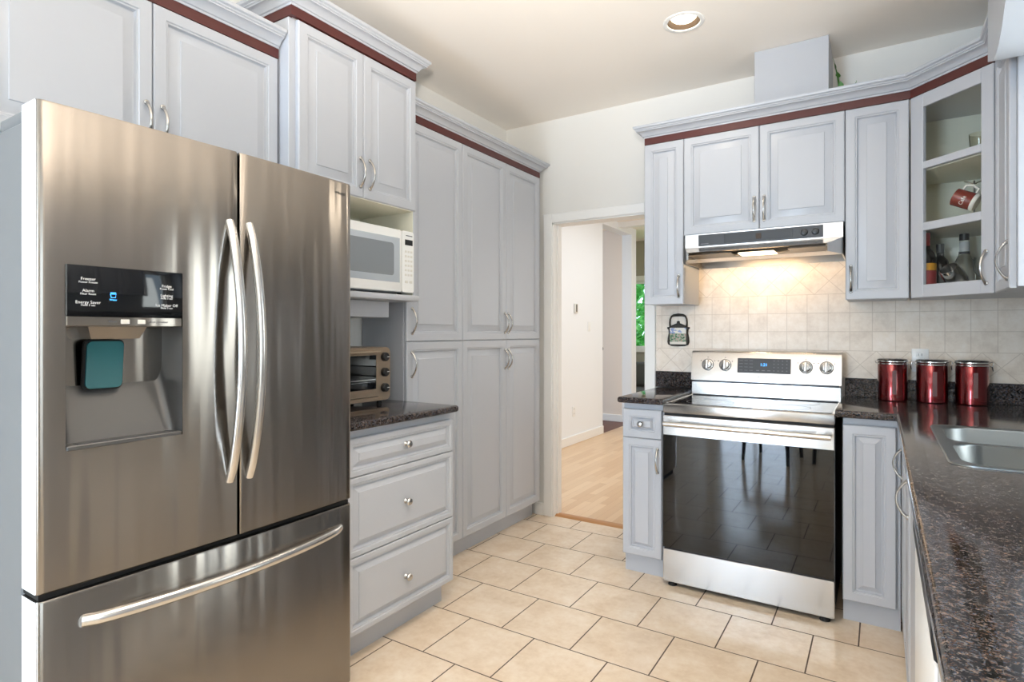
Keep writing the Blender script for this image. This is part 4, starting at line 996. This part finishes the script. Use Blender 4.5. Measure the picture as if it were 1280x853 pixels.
b = MB(); b.lathe([(0.0335, -0.046), (0.0375, -0.041), (0.0378, -0.032), (0.0372, -0.031)], n=30, cap0=True, cap1=False); b.build('base', M['mugwhite'], mo, 50)
b = MB(); b.tube([(0.036, 0, 0.026), (0.056, 0, 0.024), (0.064, 0, 0.0), (0.056, 0, -0.024), (0.036, 0, -0.024)], 0.006, 10); b.build('handle', M['mugwhite'], mo)
b = MB(); b.text('Cafe', 0.022, 0, 0, 0); me_ = b.bm
for v in me_.verts:
    a = -PI/2 + v.co.x/0.0376 - 0.3; zz = v.co.z; rr = 0.0376 - v.co.y*0.5; v.co = Vector((math.cos(a)*rr, math.sin(a)*rr, zz))
b.build('lettering', M['mugwhite'], mo)
bd_ = (Vector((0.845, 0.535, 0))*0.72 + Vector((-0.1, -0.99, 0))*0.55 + Vector((0, 0, -0.30))).normalized(); az = -bd_
ax_ = (Vector((0.25, 0, 1)) - az*az.dot(Vector((0.25, 0, 1)))).normalized(); ay_ = az.cross(ax_)
mo.rotation_euler = Matrix((ax_, ay_, az)).transposed().to_euler()
tg0 = None
for x, y, lab in ((0.343, 3.065, 'small clear tumbler on the top shelf, left one'), (0.402, 3.020, 'small clear tumbler on the top shelf, right one')):
    if tg0 is None:
        tg0 = thing('tumbler', lab, 'glass', (x, y, 2.0115), 0, 'tumblers on the top shelf')
        b = MB(); b.lathe([(0.030, 0.0), (0.031, 0.002), (0.036, 0.078), (0.0345, 0.078), (0.029, 0.010), (0.001, 0.009)], n=28); b.build('body', M['smoke'], tg0, 50)
    else:
        c = copy_tree(tg0); c.location = (x, y, 2.0115); c['label'] = lab

# ------------------------------------------------------------------ far room: armchair, garden, dining chairs behind the camera
ac = thing('armchair', 'dark grey armchair below the far window', 'armchair', (-3.1, 8.55, 0), 0)
b = MB(); b.box(-0.40, 0.40, -0.35, 0.35, 0.12, 0.42, 0.04, 3); b.build('seat', M['sofa'], ac)
b = MB(); b.box(-0.40, 0.40, 0.22, 0.36, 0.42, 0.80, 0.05, 3); b.build('backrest', M['sofa'], ac)
for x in (-0.40, 0.30): b = MB(); b.box(x, x+0.10, -0.35, 0.22, 0.42, 0.58, 0.03, 3); b.build('armrest', M['sofa'], ac)
for x in (-0.34, 0.34):
    for y in (-0.3, 0.3): b = MB(); b.lathe([(0.02, 0), (0.028, 0.12)], x, y, 0, 10); b.build('leg', M['chairblack'], ac)
b = MB(); b.box(-9, 3, 9.3, 16, -0.35, -0.30); go = b.build('garden_ground', M['foliage']); go['kind'] = 'structure'
def tree(label, x, y, r, h):
    t = thing('garden_tree', label, 'tree', (x, y, -0.3), 0, 'trees outside the far window')
    b = MB(); b.tube([(0, 0, 0), (0.05, 0.02, h*0.5), (0, 0, h*0.8)], [0.12, 0.09, 0.05], 8); b.build('trunk', M['darkwood'], t)
    b = MB(); bm = b.bm
    for i in range(2600):
        d = Vector((random.gauss(0, 1), random.gauss(0, 1), random.gauss(0, 1))).normalized()*(r*(0.55+0.45*random.random()))
        p = Vector((d.x, d.y, d.z*1.3+h*0.62)); s = 0.08+0.07*random.random()
        u = Vector((random.gauss(0, 1), random.gauss(0, 1), random.gauss(0, 1))).normalized(); v = u.orthogonal().normalized()
        bm.faces.new([bm.verts.new(p+u*s), bm.verts.new(p+v*s*0.5), bm.verts.new(p-u*s), bm.verts.new(p-v*s*0.5)])
    b.build('crown', M['foliage'], t, 0)
tree('leafy garden tree seen through the far window', -4.35, 11.2, 1.35, 3.2)
tree('second leafy tree further right outside the far window', -1.4, 14.5, 1.5, 3.6)
def chair(label, x, y, rz):
    t = thing('dining_chair', label, 'chair', (x, y, 0), rz, 'black dining chairs behind the photographer')
    b = MB(); b.box(-0.22, 0.22, -0.22, 0.22, 0.43, 0.47, 0.012, 2); b.build('seat', M['chairblack'], t)
    for sx in (-1, 1):
        b = MB(); b.tube([(sx*0.19, 0.19, 0.43), (sx*0.21, 0.22, 0.0)], [0.024, 0.016], 10); b.build('leg', M['chairblack'], t)
        b = MB(); b.tube([(sx*0.20, -0.28, 0.0), (sx*0.19, -0.20, 0.45), (sx*0.19, -0.27, 0.95)], [0.016, 0.022, 0.016], 10); b.build('leg', M['chairblack'], t)
    b = MB(); b.box(-0.19, 0.19, -0.275, -0.245, 0.66, 0.95, 0.01, 2); b.build('backrest', M['chairblack'], t)
    return t
chair('black dining chair reflected at the left of the oven glass', -0.92, -0.55, 0.15)
chair('black dining chair reflected at the right of the oven glass', -0.36, -0.78, -0.1)
